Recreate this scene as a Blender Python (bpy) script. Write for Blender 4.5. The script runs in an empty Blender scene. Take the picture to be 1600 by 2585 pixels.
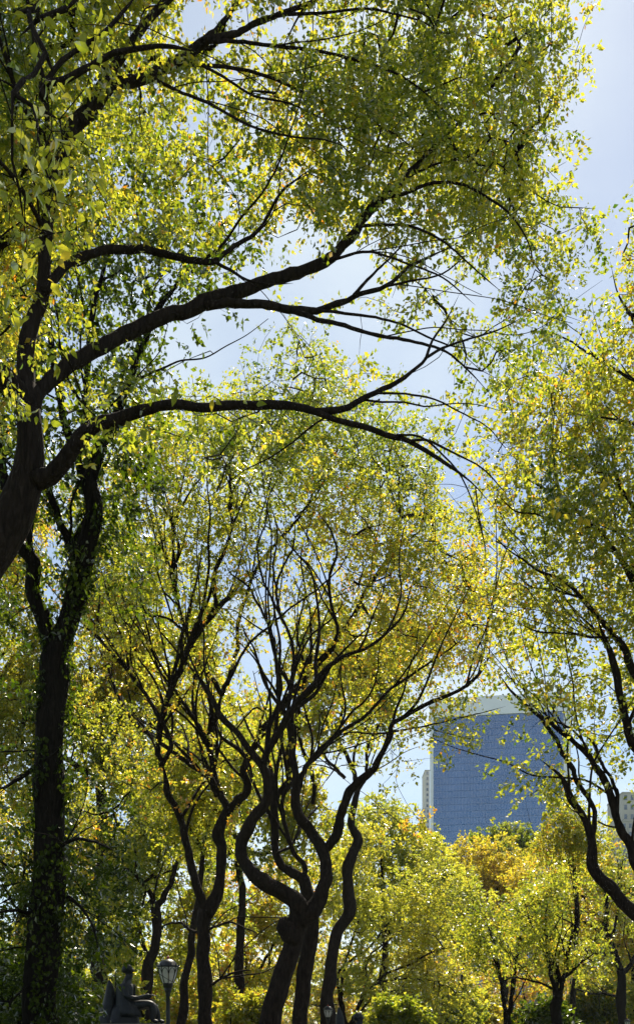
import bpy, bmesh, math, random
import numpy as np
from mathutils import Vector, Matrix, noise as mnoise
C = bpy.context.scene.collection
SC = bpy.context.scene
R = math.radians

# ------------------------------------------------------------ camera
F = 2800.0            # focal length in photo pixels
HY = 2640.0           # horizon row
EYE = 1.6
cam_d = bpy.data.cameras.new('camera'); cam = bpy.data.objects.new('camera', cam_d); C.objects.link(cam)
cam_d.sensor_fit = 'HORIZONTAL'; cam_d.sensor_width = 36.0
cam_d.lens = F * 36.0 / 1600.0
cam_d.shift_y = (HY - 1292.5) / 1600.0
cam_d.clip_start = 0.1; cam_d.clip_end = 6000
cam.location = (0, 0, EYE); cam.rotation_euler = (R(90), 0, 0)
SC.camera = cam

# ------------------------------------------------------------ light
SUN_EL, SUN_AZ = 49.0, 12.0      # azimuth clockwise from +Y
w = bpy.data.worlds.new('World'); SC.world = w; w.use_nodes = True
nt = w.node_tree; nt.nodes.clear()
def N(nt, typ, **kw):
    n = nt.nodes.new(typ)
    for k, v in kw.items():
        if k in n.inputs.keys(): n.inputs[k].default_value = v
        else: setattr(n, k, v)
    return n
wo = N(nt, 'ShaderNodeOutputWorld'); bg = N(nt, 'ShaderNodeBackground'); bg.inputs['Strength'].default_value = 0.063
sky = N(nt, 'ShaderNodeTexSky'); sky.sky_type = 'NISHITA'; sky.sun_disc = False
sky.sun_elevation = R(SUN_EL); sky.sun_rotation = R(SUN_AZ); sky.altitude = 50
sky.air_density = 1.0; sky.dust_density = 0.25; sky.ozone_density = 1.0
tc = N(nt, 'ShaderNodeTexCoord'); sep = N(nt, 'ShaderNodeSeparateXYZ')
nt.links.new(tc.outputs['Generated'], sep.inputs[0])
zz = N(nt, 'ShaderNodeMath', operation='MAXIMUM'); zz.inputs[1].default_value = 0.0
nt.links.new(sep.outputs['Z'], zz.inputs[0])
za = N(nt, 'ShaderNodeMath', operation='ADD'); za.inputs[1].default_value = 0.25; nt.links.new(zz.outputs[0], za.inputs[0])
dx = N(nt, 'ShaderNodeMath', operation='DIVIDE'); dy = N(nt, 'ShaderNodeMath', operation='DIVIDE')
nt.links.new(sep.outputs['X'], dx.inputs[0]); nt.links.new(za.outputs[0], dx.inputs[1])
nt.links.new(sep.outputs['Y'], dy.inputs[0]); nt.links.new(za.outputs[0], dy.inputs[1])
cmb = N(nt, 'ShaderNodeCombineXYZ'); nt.links.new(dx.outputs[0], cmb.inputs[0]); nt.links.new(dy.outputs[0], cmb.inputs[1])
nz = N(nt, 'ShaderNodeTexNoise'); nz.inputs['Scale'].default_value = 1.6; nz.inputs['Detail'].default_value = 5.0
nz.inputs['Roughness'].default_value = 0.5; nz.inputs['Distortion'].default_value = 0.25
nt.links.new(cmb.outputs[0], nz.inputs['Vector'])
rp = N(nt, 'ShaderNodeValToRGB'); rp.color_ramp.elements[0].position = 0.40; rp.color_ramp.elements[0].color = (0, 0, 0, 1)
rp.color_ramp.elements[1].position = 0.66; rp.color_ramp.elements[1].color = (.85, .85, .85, 1)
nt.links.new(nz.outputs['Fac'], rp.inputs[0])
mx = N(nt, 'ShaderNodeMixRGB'); mx.inputs['Color2'].default_value = (7.4, 8.2, 8.35, 1)
nt.links.new(rp.outputs['Color'], mx.inputs['Fac']); nt.links.new(sky.outputs[0], mx.inputs['Color1'])
nt.links.new(mx.outputs[0], bg.inputs['Color']); nt.links.new(bg.outputs[0], wo.inputs['Surface'])

sun_d = bpy.data.lights.new('sun', 'SUN'); sun_d.energy = 5.0; sun_d.angle = R(0.53); sun_d.color = (1.0, 0.91, 0.74)
sun = bpy.data.objects.new('sun', sun_d); C.objects.link(sun)
sdir = Vector((math.sin(R(SUN_AZ)) * math.cos(R(SUN_EL)), math.cos(R(SUN_AZ)) * math.cos(R(SUN_EL)), math.sin(R(SUN_EL))))
sun.rotation_euler = sdir.to_track_quat('Z', 'Y').to_euler(); sun.location = (5, 20, 40)

SC.view_settings.view_transform = 'Standard'; SC.view_settings.look = 'None'
SC.view_settings.gamma = 1; SC.view_settings.use_curve_mapping = False
SC.view_settings.exposure = 1.0
SC.cycles.max_bounces = 10; SC.cycles.diffuse_bounces = 4; SC.cycles.transmission_bounces = 6; SC.cycles.glossy_bounces = 3
SC.cycles.sample_clamp_indirect = 6

# ------------------------------------------------------------ helpers
rng = np.random.default_rng(7); random.seed(7)
def P(x, y, D):
    return np.array(((x - 800.0) / F * D, D, EYE + (HY - y) / F * D))
def prop(o, label=None, cat=None, group=None, kind=None):
    if label: o['label'] = label
    if cat: o['category'] = cat
    if group: o['group'] = group
    if kind: o['kind'] = kind
    return o
def empty(name, loc, label=None, cat=None, group=None):
    o = bpy.data.objects.new(name, None); C.objects.link(o); o.location = loc; o.empty_display_size = .3
    return prop(o, label, cat, group)
def link(name, me, mat=None, parent=None, kind=None):
    o = bpy.data.objects.new(name, me); C.objects.link(o)
    if mat is not None and len(me.materials) == 0: me.materials.append(mat)
    if parent is not None: o.parent = parent
    if kind: o['kind'] = kind
    return o
def mesh_np(name, V, faces_flat, nper, smooth=True):
    """V (n,3); faces_flat int array of m*nper indices"""
    me = bpy.data.meshes.new(name)
    V = np.ascontiguousarray(V, dtype=np.float32); ff = np.ascontiguousarray(faces_flat, dtype=np.int32).ravel()
    m = len(ff) // nper
    me.vertices.add(len(V)); me.vertices.foreach_set('co', V.ravel())
    me.loops.add(len(ff)); me.loops.foreach_set('vertex_index', ff)
    me.polygons.add(m)
    me.polygons.foreach_set('loop_start', np.arange(0, m * nper, nper, dtype=np.int32))
    me.polygons.foreach_set('loop_total', np.full(m, nper, dtype=np.int32))
    me.polygons.foreach_set('use_smooth', np.full(m, smooth, dtype=bool))
    me.update(calc_edges=True)
    return me
def mesh_py(name, V, Fs, smooth=False):
    me = bpy.data.meshes.new(name); me.from_pydata([tuple(v) for v in V], [], Fs); me.update()
    if smooth: me.polygons.foreach_set('use_smooth', [True] * len(me.polygons))
    return me
def norm(a):
    return a / np.maximum(np.linalg.norm(a, axis=-1, keepdims=True), 1e-9)
def box(x0, x1, y0, y1, z0, z1):
    V = [(x0,y0,z0),(x1,y0,z0),(x1,y1,z0),(x0,y1,z0),(x0,y0,z1),(x1,y0,z1),(x1,y1,z1),(x0,y1,z1)]
    Q = [(0,3,2,1),(4,5,6,7),(0,1,5,4),(1,2,6,5),(2,3,7,6),(3,0,4,7)]
    return V, Q
class MB:
    def __init__(s): s.V = []; s.Q = []
    def add(s, V, Q):
        k = len(s.V); s.V += [tuple(v) for v in V]; s.Q += [tuple(i + k for i in q) for q in Q]; return s
    def box(s, *a): return s.add(*box(*a))
    def lathe(s, prof, seg=16, a0=0, a1=2*math.pi, cx=0, cy=0):
        full = abs(a1 - a0 - 2*math.pi) < 1e-6; n = seg if full else seg + 1
        V = []; Q = []
        for (r, z) in prof:
            for k in range(n):
                a = a0 + (a1 - a0) * k / seg; V.append((cx + r*math.cos(a), cy + r*math.sin(a), z))
        for i in range(len(prof) - 1):
            for k in range(seg):
                k2 = (k + 1) % n
                Q.append((i*n + k, i*n + k2, (i+1)*n + k2, (i+1)*n + k))
        return s.add(V, Q)
    def tube(s, pts, rad, sides=6):
        V, Q = tube_geo(np.array(pts, float), np.array(rad, float) if np.ndim(rad) else np.full(len(pts), rad), sides)
        return s.add(V.tolist(), Q.tolist())
    def me(s, name, smooth=False): return mesh_py(name, s.V, s.Q, smooth)

def tube_geo(pts, rad, sides, rough=0.0, seed=0.0, cap=True):
    n = len(pts)
    T = np.zeros_like(pts); T[1:-1] = pts[2:] - pts[:-2]; T[0] = pts[1] - pts[0]; T[-1] = pts[-1] - pts[-2]; T = norm(T)
    U = np.zeros_like(pts)
    a = np.array((1., 0, 0)) if abs(T[0][0]) < .8 else np.array((0, 1., 0))
    u = a - T[0] * a.dot(T[0]); u /= np.linalg.norm(u); U[0] = u
    for i in range(1, n):
        u = u - T[i] * u.dot(T[i]); u /= max(np.linalg.norm(u), 1e-9); U[i] = u
    W = np.cross(T, U)
    th = np.arange(sides) * 2 * math.pi / sides
    rr = np.repeat(rad[:, None], sides, 1)
    if rough > 0:
        L = np.concatenate(([0], np.cumsum(np.linalg.norm(np.diff(pts, axis=0), axis=1))))
        r0 = max(rad.mean(), 1e-3)
        m = np.zeros((n, sides))
        for i in range(n):
            for k in range(sides):
                c, s_ = math.cos(th[k]), math.sin(th[k])
                m[i, k] = mnoise.noise(Vector((c*1.3, s_*1.3, L[i] / r0 * .22 + seed))) * 1.0 + \
                          mnoise.noise(Vector((c*4.5, s_*4.5, L[i] / r0 * .35 + seed))) * .45
        rr = rr * (1 + rough * m)
    V = pts[:, None, :] + rr[..., None] * (U[:, None, :] * np.cos(th)[None, :, None] + W[:, None, :] * np.sin(th)[None, :, None])
    V = V.reshape(-1, 3)
    i = np.arange(n - 1)[:, None]; k = np.arange(sides)[None, :]; k2 = (k + 1) % sides
    Q = np.stack((i*sides + k, i*sides + k2, (i+1)*sides + k2, (i+1)*sides + k), -1).reshape(-1, 4)
    return V, Q
def catmull(pts, step):
    pts = np.array(pts, float)
    if len(pts) < 3:
        n = max(2, int(np.linalg.norm(pts[-1] - pts[0]) / step)); t = np.linspace(0, 1, n)[:, None]
        return pts[0] * (1 - t) + pts[-1] * t, np.linspace(0, len(pts) - 1, n)
    E = np.vstack((2*pts[0] - pts[1], pts, 2*pts[-1] - pts[-2])); out = []; par = []
    for i in range(len(pts) - 1):
        p0, p1, p2, p3 = E[i:i+4]; m = max(1, int(round(np.linalg.norm(p2 - p1) / step)))
        for j in range(m):
            t = j / m
            out.append(.5*((2*p1) + (-p0 + p2)*t + (2*p0 - 5*p1 + 4*p2 - p3)*t*t + (-p0 + 3*p1 - 3*p2 + p3)*t**3)); par.append(i + t)
    out.append(pts[-1]); par.append(len(pts) - 1)
    return np.array(out), np.array(par)

# ------------------------------------------------------------ materials
def new_mat(name):
    m = bpy.data.materials.new(name); m.use_nodes = True; m.node_tree.nodes.clear(); return m, m.node_tree
def ramp(nt, stops):
    r = nt.nodes.new('ShaderNodeValToRGB'); cr = r.color_ramp
    while len(cr.elements) > 1: cr.elements.remove(cr.elements[-1])
    cr.elements[0].position = stops[0][0]; cr.elements[0].color = (*stops[0][1], 1)
    for p, c in stops[1:]:
        e = cr.elements.new(p); e.color = (*c, 1)
    return r
def leaf_mat(name, refl, trans, gloss=0.05, rough=0.37, tw=0.60):
    m, t = new_mat(name)
    at = N(t, 'ShaderNodeAttribute'); at.attribute_name = 'tint'
    r1 = ramp(t, refl); r2 = ramp(t, trans)
    t.links.new(at.outputs['Fac'], r1.inputs[0]); t.links.new(at.outputs['Fac'], r2.inputs[0])
    d = N(t, 'ShaderNodeBsdfDiffuse'); tr = N(t, 'ShaderNodeBsdfTranslucent'); g = N(t, 'ShaderNodeBsdfGlossy')
    g.inputs['Roughness'].default_value = rough; g.inputs['Color'].default_value = (1, 1, 1, 1)
    t.links.new(r1.outputs[0], d.inputs[0]); t.links.new(r2.outputs[0], tr.inputs[0])
    m1 = N(t, 'ShaderNodeMixShader'); m1.inputs[0].default_value = tw
    t.links.new(d.outputs[0], m1.inputs[1]); t.links.new(tr.outputs[0], m1.inputs[2])
    lw = N(t, 'ShaderNodeFresnel'); lw.inputs[0].default_value = 1.42
    mu = N(t, 'ShaderNodeMath', operation='MULTIPLY'); mu.inputs[1].default_value = gloss / 0.1; t.links.new(lw.outputs[0], mu.inputs[0])
    mc = N(t, 'ShaderNodeMath', operation='MINIMUM'); mc.inputs[1].default_value = .17; t.links.new(mu.outputs[0], mc.inputs[0])
    m2 = N(t, 'ShaderNodeMixShader'); t.links.new(mc.outputs[0], m2.inputs[0])
    t.links.new(m1.outputs[0], m2.inputs[1]); t.links.new(g.outputs[0], m2.inputs[2])
    o = N(t, 'ShaderNodeOutputMaterial'); t.links.new(m2.outputs[0], o.inputs[0])
    return m
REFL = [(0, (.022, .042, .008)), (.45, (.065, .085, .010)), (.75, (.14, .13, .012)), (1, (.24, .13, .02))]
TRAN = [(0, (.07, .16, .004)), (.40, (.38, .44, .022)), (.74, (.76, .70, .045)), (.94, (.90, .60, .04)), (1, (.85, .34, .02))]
M_LEAF = leaf_mat('elm_leaf', REFL, TRAN)
M_LEAF_D = leaf_mat('dark_leaf', [(0, (.014, .021, .004)), (.6, (.036, .046, .006)), (1, (.10, .09, .010))],
                    [(0, (.025, .055, .002)), (.5, (.13, .19, .004)), (.85, (.5, .50, .012)), (1, (.7, .5, .02))], gloss=.025)
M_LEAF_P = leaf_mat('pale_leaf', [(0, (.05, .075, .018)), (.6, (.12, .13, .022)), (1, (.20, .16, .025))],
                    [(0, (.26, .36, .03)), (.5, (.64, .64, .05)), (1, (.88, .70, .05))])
M_LEAF_Y = leaf_mat('autumn_leaf', [(0, (.10, .10, .015)), (.5, (.20, .16, .02)), (1, (.30, .15, .03))],
                    [(0, (.50, .52, .03)), (.5, (.90, .70, .04)), (1, (.88, .46, .03))])
def bark_mat(name, c0, c1, scale=9.0):
    m, t = new_mat(name)
    tcn = N(t, 'ShaderNodeTexCoord'); mp = N(t, 'ShaderNodeMapping'); mp.inputs['Scale'].default_value = (scale, scale, scale * .22)
    t.links.new(tcn.outputs['Object'], mp.inputs[0])
    n1 = N(t, 'ShaderNodeTexNoise'); n1.inputs['Scale'].default_value = 2.0; n1.inputs['Detail'].default_value = 7; n1.inputs['Distortion'].default_value = .6
    vo = N(t, 'ShaderNodeTexVoronoi'); vo.inputs['Scale'].default_value = 2.2; vo.feature = 'DISTANCE_TO_EDGE'
    t.links.new(mp.outputs[0], n1.inputs['Vector']); t.links.new(mp.outputs[0], vo.inputs['Vector'])
    rr = ramp(t, [(.3, c0), (.72, c1)]); t.links.new(n1.outputs['Fac'], rr.inputs[0])
    ad = N(t, 'ShaderNodeMath', operation='MULTIPLY'); t.links.new(n1.outputs['Fac'], ad.inputs[0]); t.links.new(vo.outputs['Distance'], ad.inputs[1])
    b = N(t, 'ShaderNodeBump'); b.inputs['Strength'].default_value = 1.0; b.inputs['Distance'].default_value = .10
    t.links.new(ad.outputs[0], b.inputs['Height'])
    p = N(t, 'ShaderNodeBsdfPrincipled'); p.inputs['Roughness'].default_value = .9; p.inputs['Specular IOR Level'].default_value = .08
    t.links.new(rr.outputs[0], p.inputs['Base Color']); t.links.new(b.outputs[0], p.inputs['Normal'])
    o = N(t, 'ShaderNodeOutputMaterial'); t.links.new(p.outputs[0], o.inputs[0]); return m
M_BARK = bark_mat('elm_bark', (.010, .0075, .007), (.034, .025, .021))
M_BARK_G = bark_mat('dark_bark', (.006, .005, .0045), (.018, .014, .012))
def simple(name, col, rough=.7, metal=0, var=.25, scale=3.0, spec=.5, bump=0, bscale=30):
    m, t = new_mat(name)
    tcn = N(t, 'ShaderNodeTexCoord'); n1 = N(t, 'ShaderNodeTexNoise'); n1.inputs['Scale'].default_value = scale; n1.inputs['Detail'].default_value = 6
    t.links.new(tcn.outputs['Object'], n1.inputs['Vector'])
    rr = ramp(t, [(.3, tuple(c*(1-var) for c in col)), (.7, tuple(min(1, c*(1+var)) for c in col))]); t.links.new(n1.outputs['Fac'], rr.inputs[0])
    p = N(t, 'ShaderNodeBsdfPrincipled'); p.inputs['Roughness'].default_value = rough; p.inputs['Metallic'].default_value = metal
    p.inputs['Specular IOR Level'].default_value = spec
    t.links.new(rr.outputs[0], p.inputs['Base Color'])
    if bump:
        n2 = N(t, 'ShaderNodeTexNoise'); n2.inputs['Scale'].default_value = bscale; t.links.new(tcn.outputs['Object'], n2.inputs['Vector'])
        b = N(t, 'ShaderNodeBump'); b.inputs['Strength'].default_value = bump; t.links.new(n2.outputs['Fac'], b.inputs['Height']); t.links.new(b.outputs[0], p.inputs['Normal'])
    o = N(t, 'ShaderNodeOutputMaterial'); t.links.new(p.outputs[0], o.inputs[0]); return m
M_GRASS = simple('grass', (.05, .085, .02), .95, var=.4, scale=.6, bump=.6, bscale=40)
M_PATH = simple('asphalt_path', (.09, .085, .08), .9, var=.2, scale=2, bump=.3)
M_KERB = simple('granite_kerb', (.28, .27, .25), .85, var=.2, scale=8)
M_STONE = simple('pale_travertine', (.72, .77, .84), .7, var=.06, scale=.05)
M_CONC = simple('grey_masonry', (.42, .40, .38), .85, var=.12, scale=.08)
M_BRICKP = simple('pale_masonry', (.60, .55, .50), .85, var=.08, scale=.08)
M_GLASS = simple('tinted_glass', (.070, .150, .295), .22, metal=.85, var=.10, scale=.05, spec=.3)
M_WIN = simple('window_glass', (.10, .13, .19), .15, var=.3, scale=.4, spec=.8)
M_MULL = simple('dark_mullion', (.060, .132, .260), .3, metal=.85, var=.1, scale=.1)
M_BRONZE = simple('dark_bronze', (.012, .014, .018), .55, metal=.5, var=.4, scale=6, bump=.25, bscale=14)
M_GRANITE = simple('granite', (.09, .085, .08), .7, var=.3, scale=20)
M_IRON = simple('black_iron', (.009, .010, .013), .42, metal=.3, var=.3, scale=10)
M_RED = simple('red_finial', (.30, .03, .02), .25, var=.2, scale=10)
def frosted():
    m, t = new_mat('frosted_glass')
    n1 = N(t, 'ShaderNodeTexNoise'); n1.inputs['Scale'].default_value = 7; tcn = N(t, 'ShaderNodeTexCoord'); t.links.new(tcn.outputs['Object'], n1.inputs['Vector'])
    rr = ramp(t, [(.3, (.55, .54, .52)), (.7, (.72, .71, .70))]); t.links.new(n1.outputs['Fac'], rr.inputs[0])
    d = N(t, 'ShaderNodeBsdfDiffuse'); tr = N(t, 'ShaderNodeBsdfTranslucent'); g = N(t, 'ShaderNodeBsdfGlossy'); g.inputs['Roughness'].default_value = .2
    t.links.new(rr.outputs[0], d.inputs[0]); t.links.new(rr.outputs[0], tr.inputs[0])
    m1 = N(t, 'ShaderNodeMixShader'); m1.inputs[0].default_value = .5; t.links.new(d.outputs[0], m1.inputs[1]); t.links.new(tr.outputs[0], m1.inputs[2])
    m2 = N(t, 'ShaderNodeMixShader'); m2.inputs[0].default_value = .06; t.links.new(m1.outputs[0], m2.inputs[1]); t.links.new(g.outputs[0], m2.inputs[2])
    o = N(t, 'ShaderNodeOutputMaterial'); t.links.new(m2.outputs[0], o.inputs[0]); return m
M_FROST = frosted()

# ------------------------------------------------------------ ground
def sheet(name, x0, x1, y0, y1, z, mat, nx=2, ny=2, amp=0):
    xs = np.linspace(x0, x1, nx); ys = np.linspace(y0, y1, ny)
    V = [(x, y, z + (amp * mnoise.noise(Vector((x*.05, y*.05, 0))) if amp else 0)) for y in ys for x in xs]
    Q = [(j*nx+i, j*nx+i+1, (j+1)*nx+i+1, (j+1)*nx+i) for j in range(ny-1) for i in range(nx-1)]
    return prop(link(name, mesh_py(name, V, Q, True), mat), kind='structure')
sheet('ground', -1500, 1500, -100, 2500, 0, M_GRASS, 2, 2)
sheet('path', -2.6, 6.2, -40, 230, .004, M_PATH)
for xx in (-2.78, 6.2):
    V, Q = box(xx, xx + .18, -40, 230, 0.0, .12)
    prop(link('kerb', mesh_py('kerb', V, Q), M_KERB), kind='structure')

# ------------------------------------------------------------ tree machinery
class Limb: pass
def knobbly(Q, rad, amp=.55):
    o = rng.random(3) * 90; Q = Q.copy(); rad = rad.copy(); rm = float(np.clip(rad.mean(), .01, .5))
    for i in range(len(Q)):
        q = Vector(Q[i] / (rm * 7) + o); q2 = Vector(Q[i] / (rm * 2.6) + o)
        f = min(1, i / 3, (len(Q) - 1 - i) / 2)
        Q[i] = Q[i] + (np.array(mnoise.noise_vector(q)) * amp * rad[i] * 1.5 + np.array(mnoise.noise_vector(q2)) * rad[i] * .28) * f
        rad[i] *= 1 + .34 * amp * mnoise.noise(q2 + Vector((5, 5, 5)))
    return Q, rad
class Grove:
    """a set of trees grown together: traced limbs give the skeleton, tips get joined to the nearest wood"""
    def __init__(s):
        s.pos = []; s.par = []; s.pl = []; s.tid = []; s.rad = []; s.chains = []; s.limbs = []; s.trees = []; s.tips = []; s.wscale = 1.0; s.knob = .55
    def tree(s, base, name, label, group=None, cat='tree', mat=None):
        e = empty(name, tuple(base), label, cat, group); s.trees.append((e, mat or M_BARK)); return len(s.trees) - 1
    def limb(s, ti, pts, w0, w1, D0, D1, name='limb', rough=.10, grow=True, widths=None):
        """pts: photo-traced outline points, with real distances D0..D1 along the limb"""
        n = len(pts); cum = [0.0]
        for i in range(1, n): cum.append(cum[-1] + math.dist(pts[i], pts[i-1]))
        W = []
        for i, (x, y) in enumerate(pts):
            f = cum[i] / cum[-1]; W.append(P(x, y, D0 + (D1 - D0) * f))
        W = np.array(W); ws = np.array(widths if widths else [w0 + (w1 - w0) * c / cum[-1] for c in cum], float)
        Ds = W[:, 1]; rs = ws / 2 / F * Ds * s.wscale
        step = max(.08, float(rs.mean()) * .9)
        Q, par = catmull(W, step); rad = np.interp(par, np.arange(n), rs)
        if name == 'limb':
            f = np.linspace(0, 1, len(Q)); rad = rad * np.clip((1.02 - f) / .16, .12 if ws[-1] < 20 else 1, 1)
        Q, rad = knobbly(Q, rad, s.knob)
        L = Limb(); L.ti = ti; L.pts = Q; L.rad = rad; L.name = name; L.rough = rough * 1.5; s.limbs.append(L)
        if grow:
            stp = max(1, int(.25 / step)); prev = -1; k0 = len(s.pos)
            for i in range(0, len(Q), stp):
                s.pos.append(Q[i]); s.par.append(prev); s.tid.append(ti); s.rad.append(rad[i])
                s.pl.append((i / len(Q)) * 0.0 + .35 * (Q[i][2] if False else 0)); prev = len(s.pos) - 1
        return L
    def limb3(s, ti, P3, r0, r1, name='limb', rough=.1):
        P3 = np.array(P3, float); n = len(P3); rs = np.linspace(r0, r1, n); step = max(.1, (r0 + r1) / 2 * .9)
        Q, par = catmull(P3, step); rad = np.interp(par, np.arange(n), rs)
        L = Limb(); L.ti = ti; L.pts = Q; L.rad = rad; L.name = name; L.rough = rough; s.limbs.append(L)
        stp = max(1, int(.3 / step))
        for i in range(0, len(Q), stp):
            s.pos.append(Q[i]); s.par.append(-1); s.tid.append(ti); s.rad.append(rad[i]); s.pl.append(0)
    def fan(s, n, rmin, rmax, lmin, lmax, up=.5, ang=.6, ratio=.5, bias=(0, 0, 0), xmax=None):
        """slim side branches leaving the traced limbs"""
        src = [l for l in s.limbs if l.name == 'limb']; wl = np.array([len(l.pts) * float(np.mean(np.diff(l.pts, axis=0)[:, 2] ** 2) + .001) ** .5 for l in src]); k = 0; tries = 0
        while k < n and tries < n * 20:
            tries += 1; L = src[rng.integers(len(src))]; i = int(rng.integers(2, len(L.pts) - 2)) if len(L.pts) > 5 else 1
            if i >= len(L.pts) - 1 or not (rmin < L.rad[i] < rmax): continue
            if xmax is not None and L.pts[i][0] > xmax: continue
            T = norm(L.pts[i+1] - L.pts[i-1]); d = norm(T + rng.normal(size=3) * ang + np.array((0, 0, up)) + np.array(bias))
            ln = rng.uniform(lmin, lmax); m = 7; p = L.pts[i].copy(); P3 = [p]
            for q in range(m):
                d = norm(d + rng.normal(size=3) * .16 + np.array((0, 0, up * .10))); p = p + d * ln / m; P3.append(p)
            r0_ = L.rad[i] * ratio * rng.uniform(.6, 1.0); s.limb3(L.ti, P3, r0_, max(.003, r0_ * .22), 'branch', .1); k += 1
    def grow(s, tips, step=.35, bf=.25, r0=.004, expo=.5, bend=.22, jit=.05):
        tips = np.array(tips); base = np.array(s.pos)
        nb = len(base); cap = nb + int(len(tips) * 30) + 10
        pos = np.zeros((cap, 3)); pos[:nb] = base; pl = np.zeros(cap); pl[:nb] = s.pl
        par = np.full(cap, -1, int); tree = np.zeros(cap, int); tree[:nb] = s.tid
        dirs = np.zeros((cap, 3)); dirs[:nb-1] = norm(base[1:] - base[:-1] + 1e-6)
        n = nb
        dmin = np.array([np.min(np.sum((base - t) ** 2, 1)) for t in tips]); order = np.argsort(dmin * (1 + .3 * rng.random(len(tips))))
        s.tip_tree = np.zeros(len(tips), int); s.tip_dir = np.zeros((len(tips), 3)); s.tip_pos = tips
        chains = []; first_new = nb
        for k in order:
            t = tips[k]; d = np.sqrt(np.sum((pos[:n] - t) ** 2, 1)); c = d + bf * pl[:n]
            j = int(np.argmin(c)); dist = d[j]
            m = max(1, min(28, int(math.ceil(dist / step))))
            a = pos[j]; ctrl = a + (t - a) * .5 + dirs[j] * dist * bend + rng.normal(size=3) * dist * jit * 1.6
            ch = [j]
            for q in range(1, m + 1):
                u = q / m; p = (1-u)**2 * a + 2*u*(1-u) * ctrl + u*u * t
                if q < m: p = p + rng.normal(size=3) * step * jit
                pos[n] = p; par[n] = ch[-1]; tree[n] = tree[j]; pl[n] = pl[ch[-1]] + dist / m
                dirs[n] = norm(p - pos[ch[-1]]); ch.append(n); n += 1
            chains.append(ch); s.tip_tree[k] = tree[j]; s.tip_dir[k] = dirs[n-1]
        cnt = np.zeros(n)
        for ch in chains: cnt[ch[-1]] += 1
        for i in range(n - 1, nb - 1, -1):
            if par[i] >= nb: cnt[par[i]] += cnt[i]
        rad = r0 * np.maximum(cnt, 1) ** expo
        s.twigs = {}
        for ch in chains:
            ids = ch[1:]; rr = rad[ids]; start = rr[0]
            p = pos[ch]; r = np.concatenate(([start * 1.12], rr)); r[-1] *= .5
            sides = 7 if start > .03 else (5 if start > .012 else 3)
            V, Q = tube_geo(p, r, sides); s.twigs.setdefault(int(tree[ch[-1]]), []).append((V, Q))
    def build(s, twig_mat=None):
        for L in s.limbs:
            e, mat = s.trees[L.ti]; b = np.array(e.location)
            big = L.rad.max()
            sides = 22 if big > .15 else (12 if big > .05 else 8)
            V, Q = tube_geo(L.pts - b, L.rad, sides, L.rough, seed=rng.random() * 50)
            k = len(V); V = np.vstack((V, L.pts[0] - b, L.pts[-1] - b))   # close the ends
            me = mesh_np(L.name, V, Q.ravel(), 4)
            bmh = bmesh.new(); bmh.from_mesh(me); bmh.verts.ensure_lookup_table()
            for c_, off in ((k, 0), (k + 1, k - sides)):
                for q in range(sides):
                    try: bmh.faces.new((bmh.verts[c_], bmh.verts[off + q], bmh.verts[off + (q+1) % sides]))
                    except ValueError: pass
            bmesh.ops.recalc_face_normals(bmh, faces=bmh.faces); bmh.to_mesh(me); bmh.free()
            me.polygons.foreach_set('use_smooth', [True] * len(me.polygons))
            link(L.name, me, mat, e)
        for ti, lst in getattr(s, 'twigs', {}).items():
            e, mat = s.trees[ti]; b = np.array(e.location); Vs = []; Qs = []; k = 0
            for V, Q in lst: Vs.append(V); Qs.append(Q + k); k += len(V)
            link('twigs', mesh_np('twigs', np.vstack(Vs) - b, np.vstack(Qs).ravel(), 4), mat, e, 'stuff')

def sprays(tips, tdir, size, n_spray, n_leaf, length, tint0, tvar=.16, clump=.22, up=.5, spread=.35, droop=.25, cscale=.5, hgrad=None):
    """leaf sprays at twig ends -> leaf arrays"""
    T = len(tips); k = n_spray
    p = np.repeat(tips, k, 0) + rng.normal(size=(T*k, 3)) * spread * .5
    d = norm(np.repeat(tdir, k, 0) * .8 + rng.normal(size=(T*k, 3)) * .75 + np.array((0, 0, -droop)))
    nn = norm(np.array((0, 0, 1.)) * up + rng.normal(size=(T*k, 3)) * .55)
    sd = norm(np.cross(d, nn)); nn = norm(np.cross(sd, d))
    cl = np.array([mnoise.noise(Vector(q * cscale) + Vector((31, 7, 3))) for q in tips])
    ct = np.repeat(cl, k) * clump + rng.normal(size=T*k) * tvar * .5
    M = n_leaf; t = (np.arange(M) + .5) / M
    pos = p[:, None, :] + d[:, None, :] * (t * length)[None, :, None] + rng.normal(size=(T*k, M, 3)) * length * .10
    sg = np.where(np.arange(M) % 2 == 0, 1., -1.)
    ax = norm(d[:, None, :] * .75 + sd[:, None, :] * sg[None, :, None] * .8 + rng.normal(size=(T*k, M, 3)) * .42 + np.array((0, 0, -.30)))
    nr = nn[:, None, :] + rng.normal(size=(T*k, M, 3)) * .55
    tint = tint0 + ct[:, None] + rng.normal(size=(T*k, M)) * tvar
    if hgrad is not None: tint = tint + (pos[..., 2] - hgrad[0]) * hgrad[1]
    sz = size * (.45 + .95 * rng.random((T*k, M)) ** .8)
    return pos.reshape(-1, 3), ax.reshape(-1, 3), nr.reshape(-1, 3), sz.ravel(), np.clip(tint, 0, 1).ravel()
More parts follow.
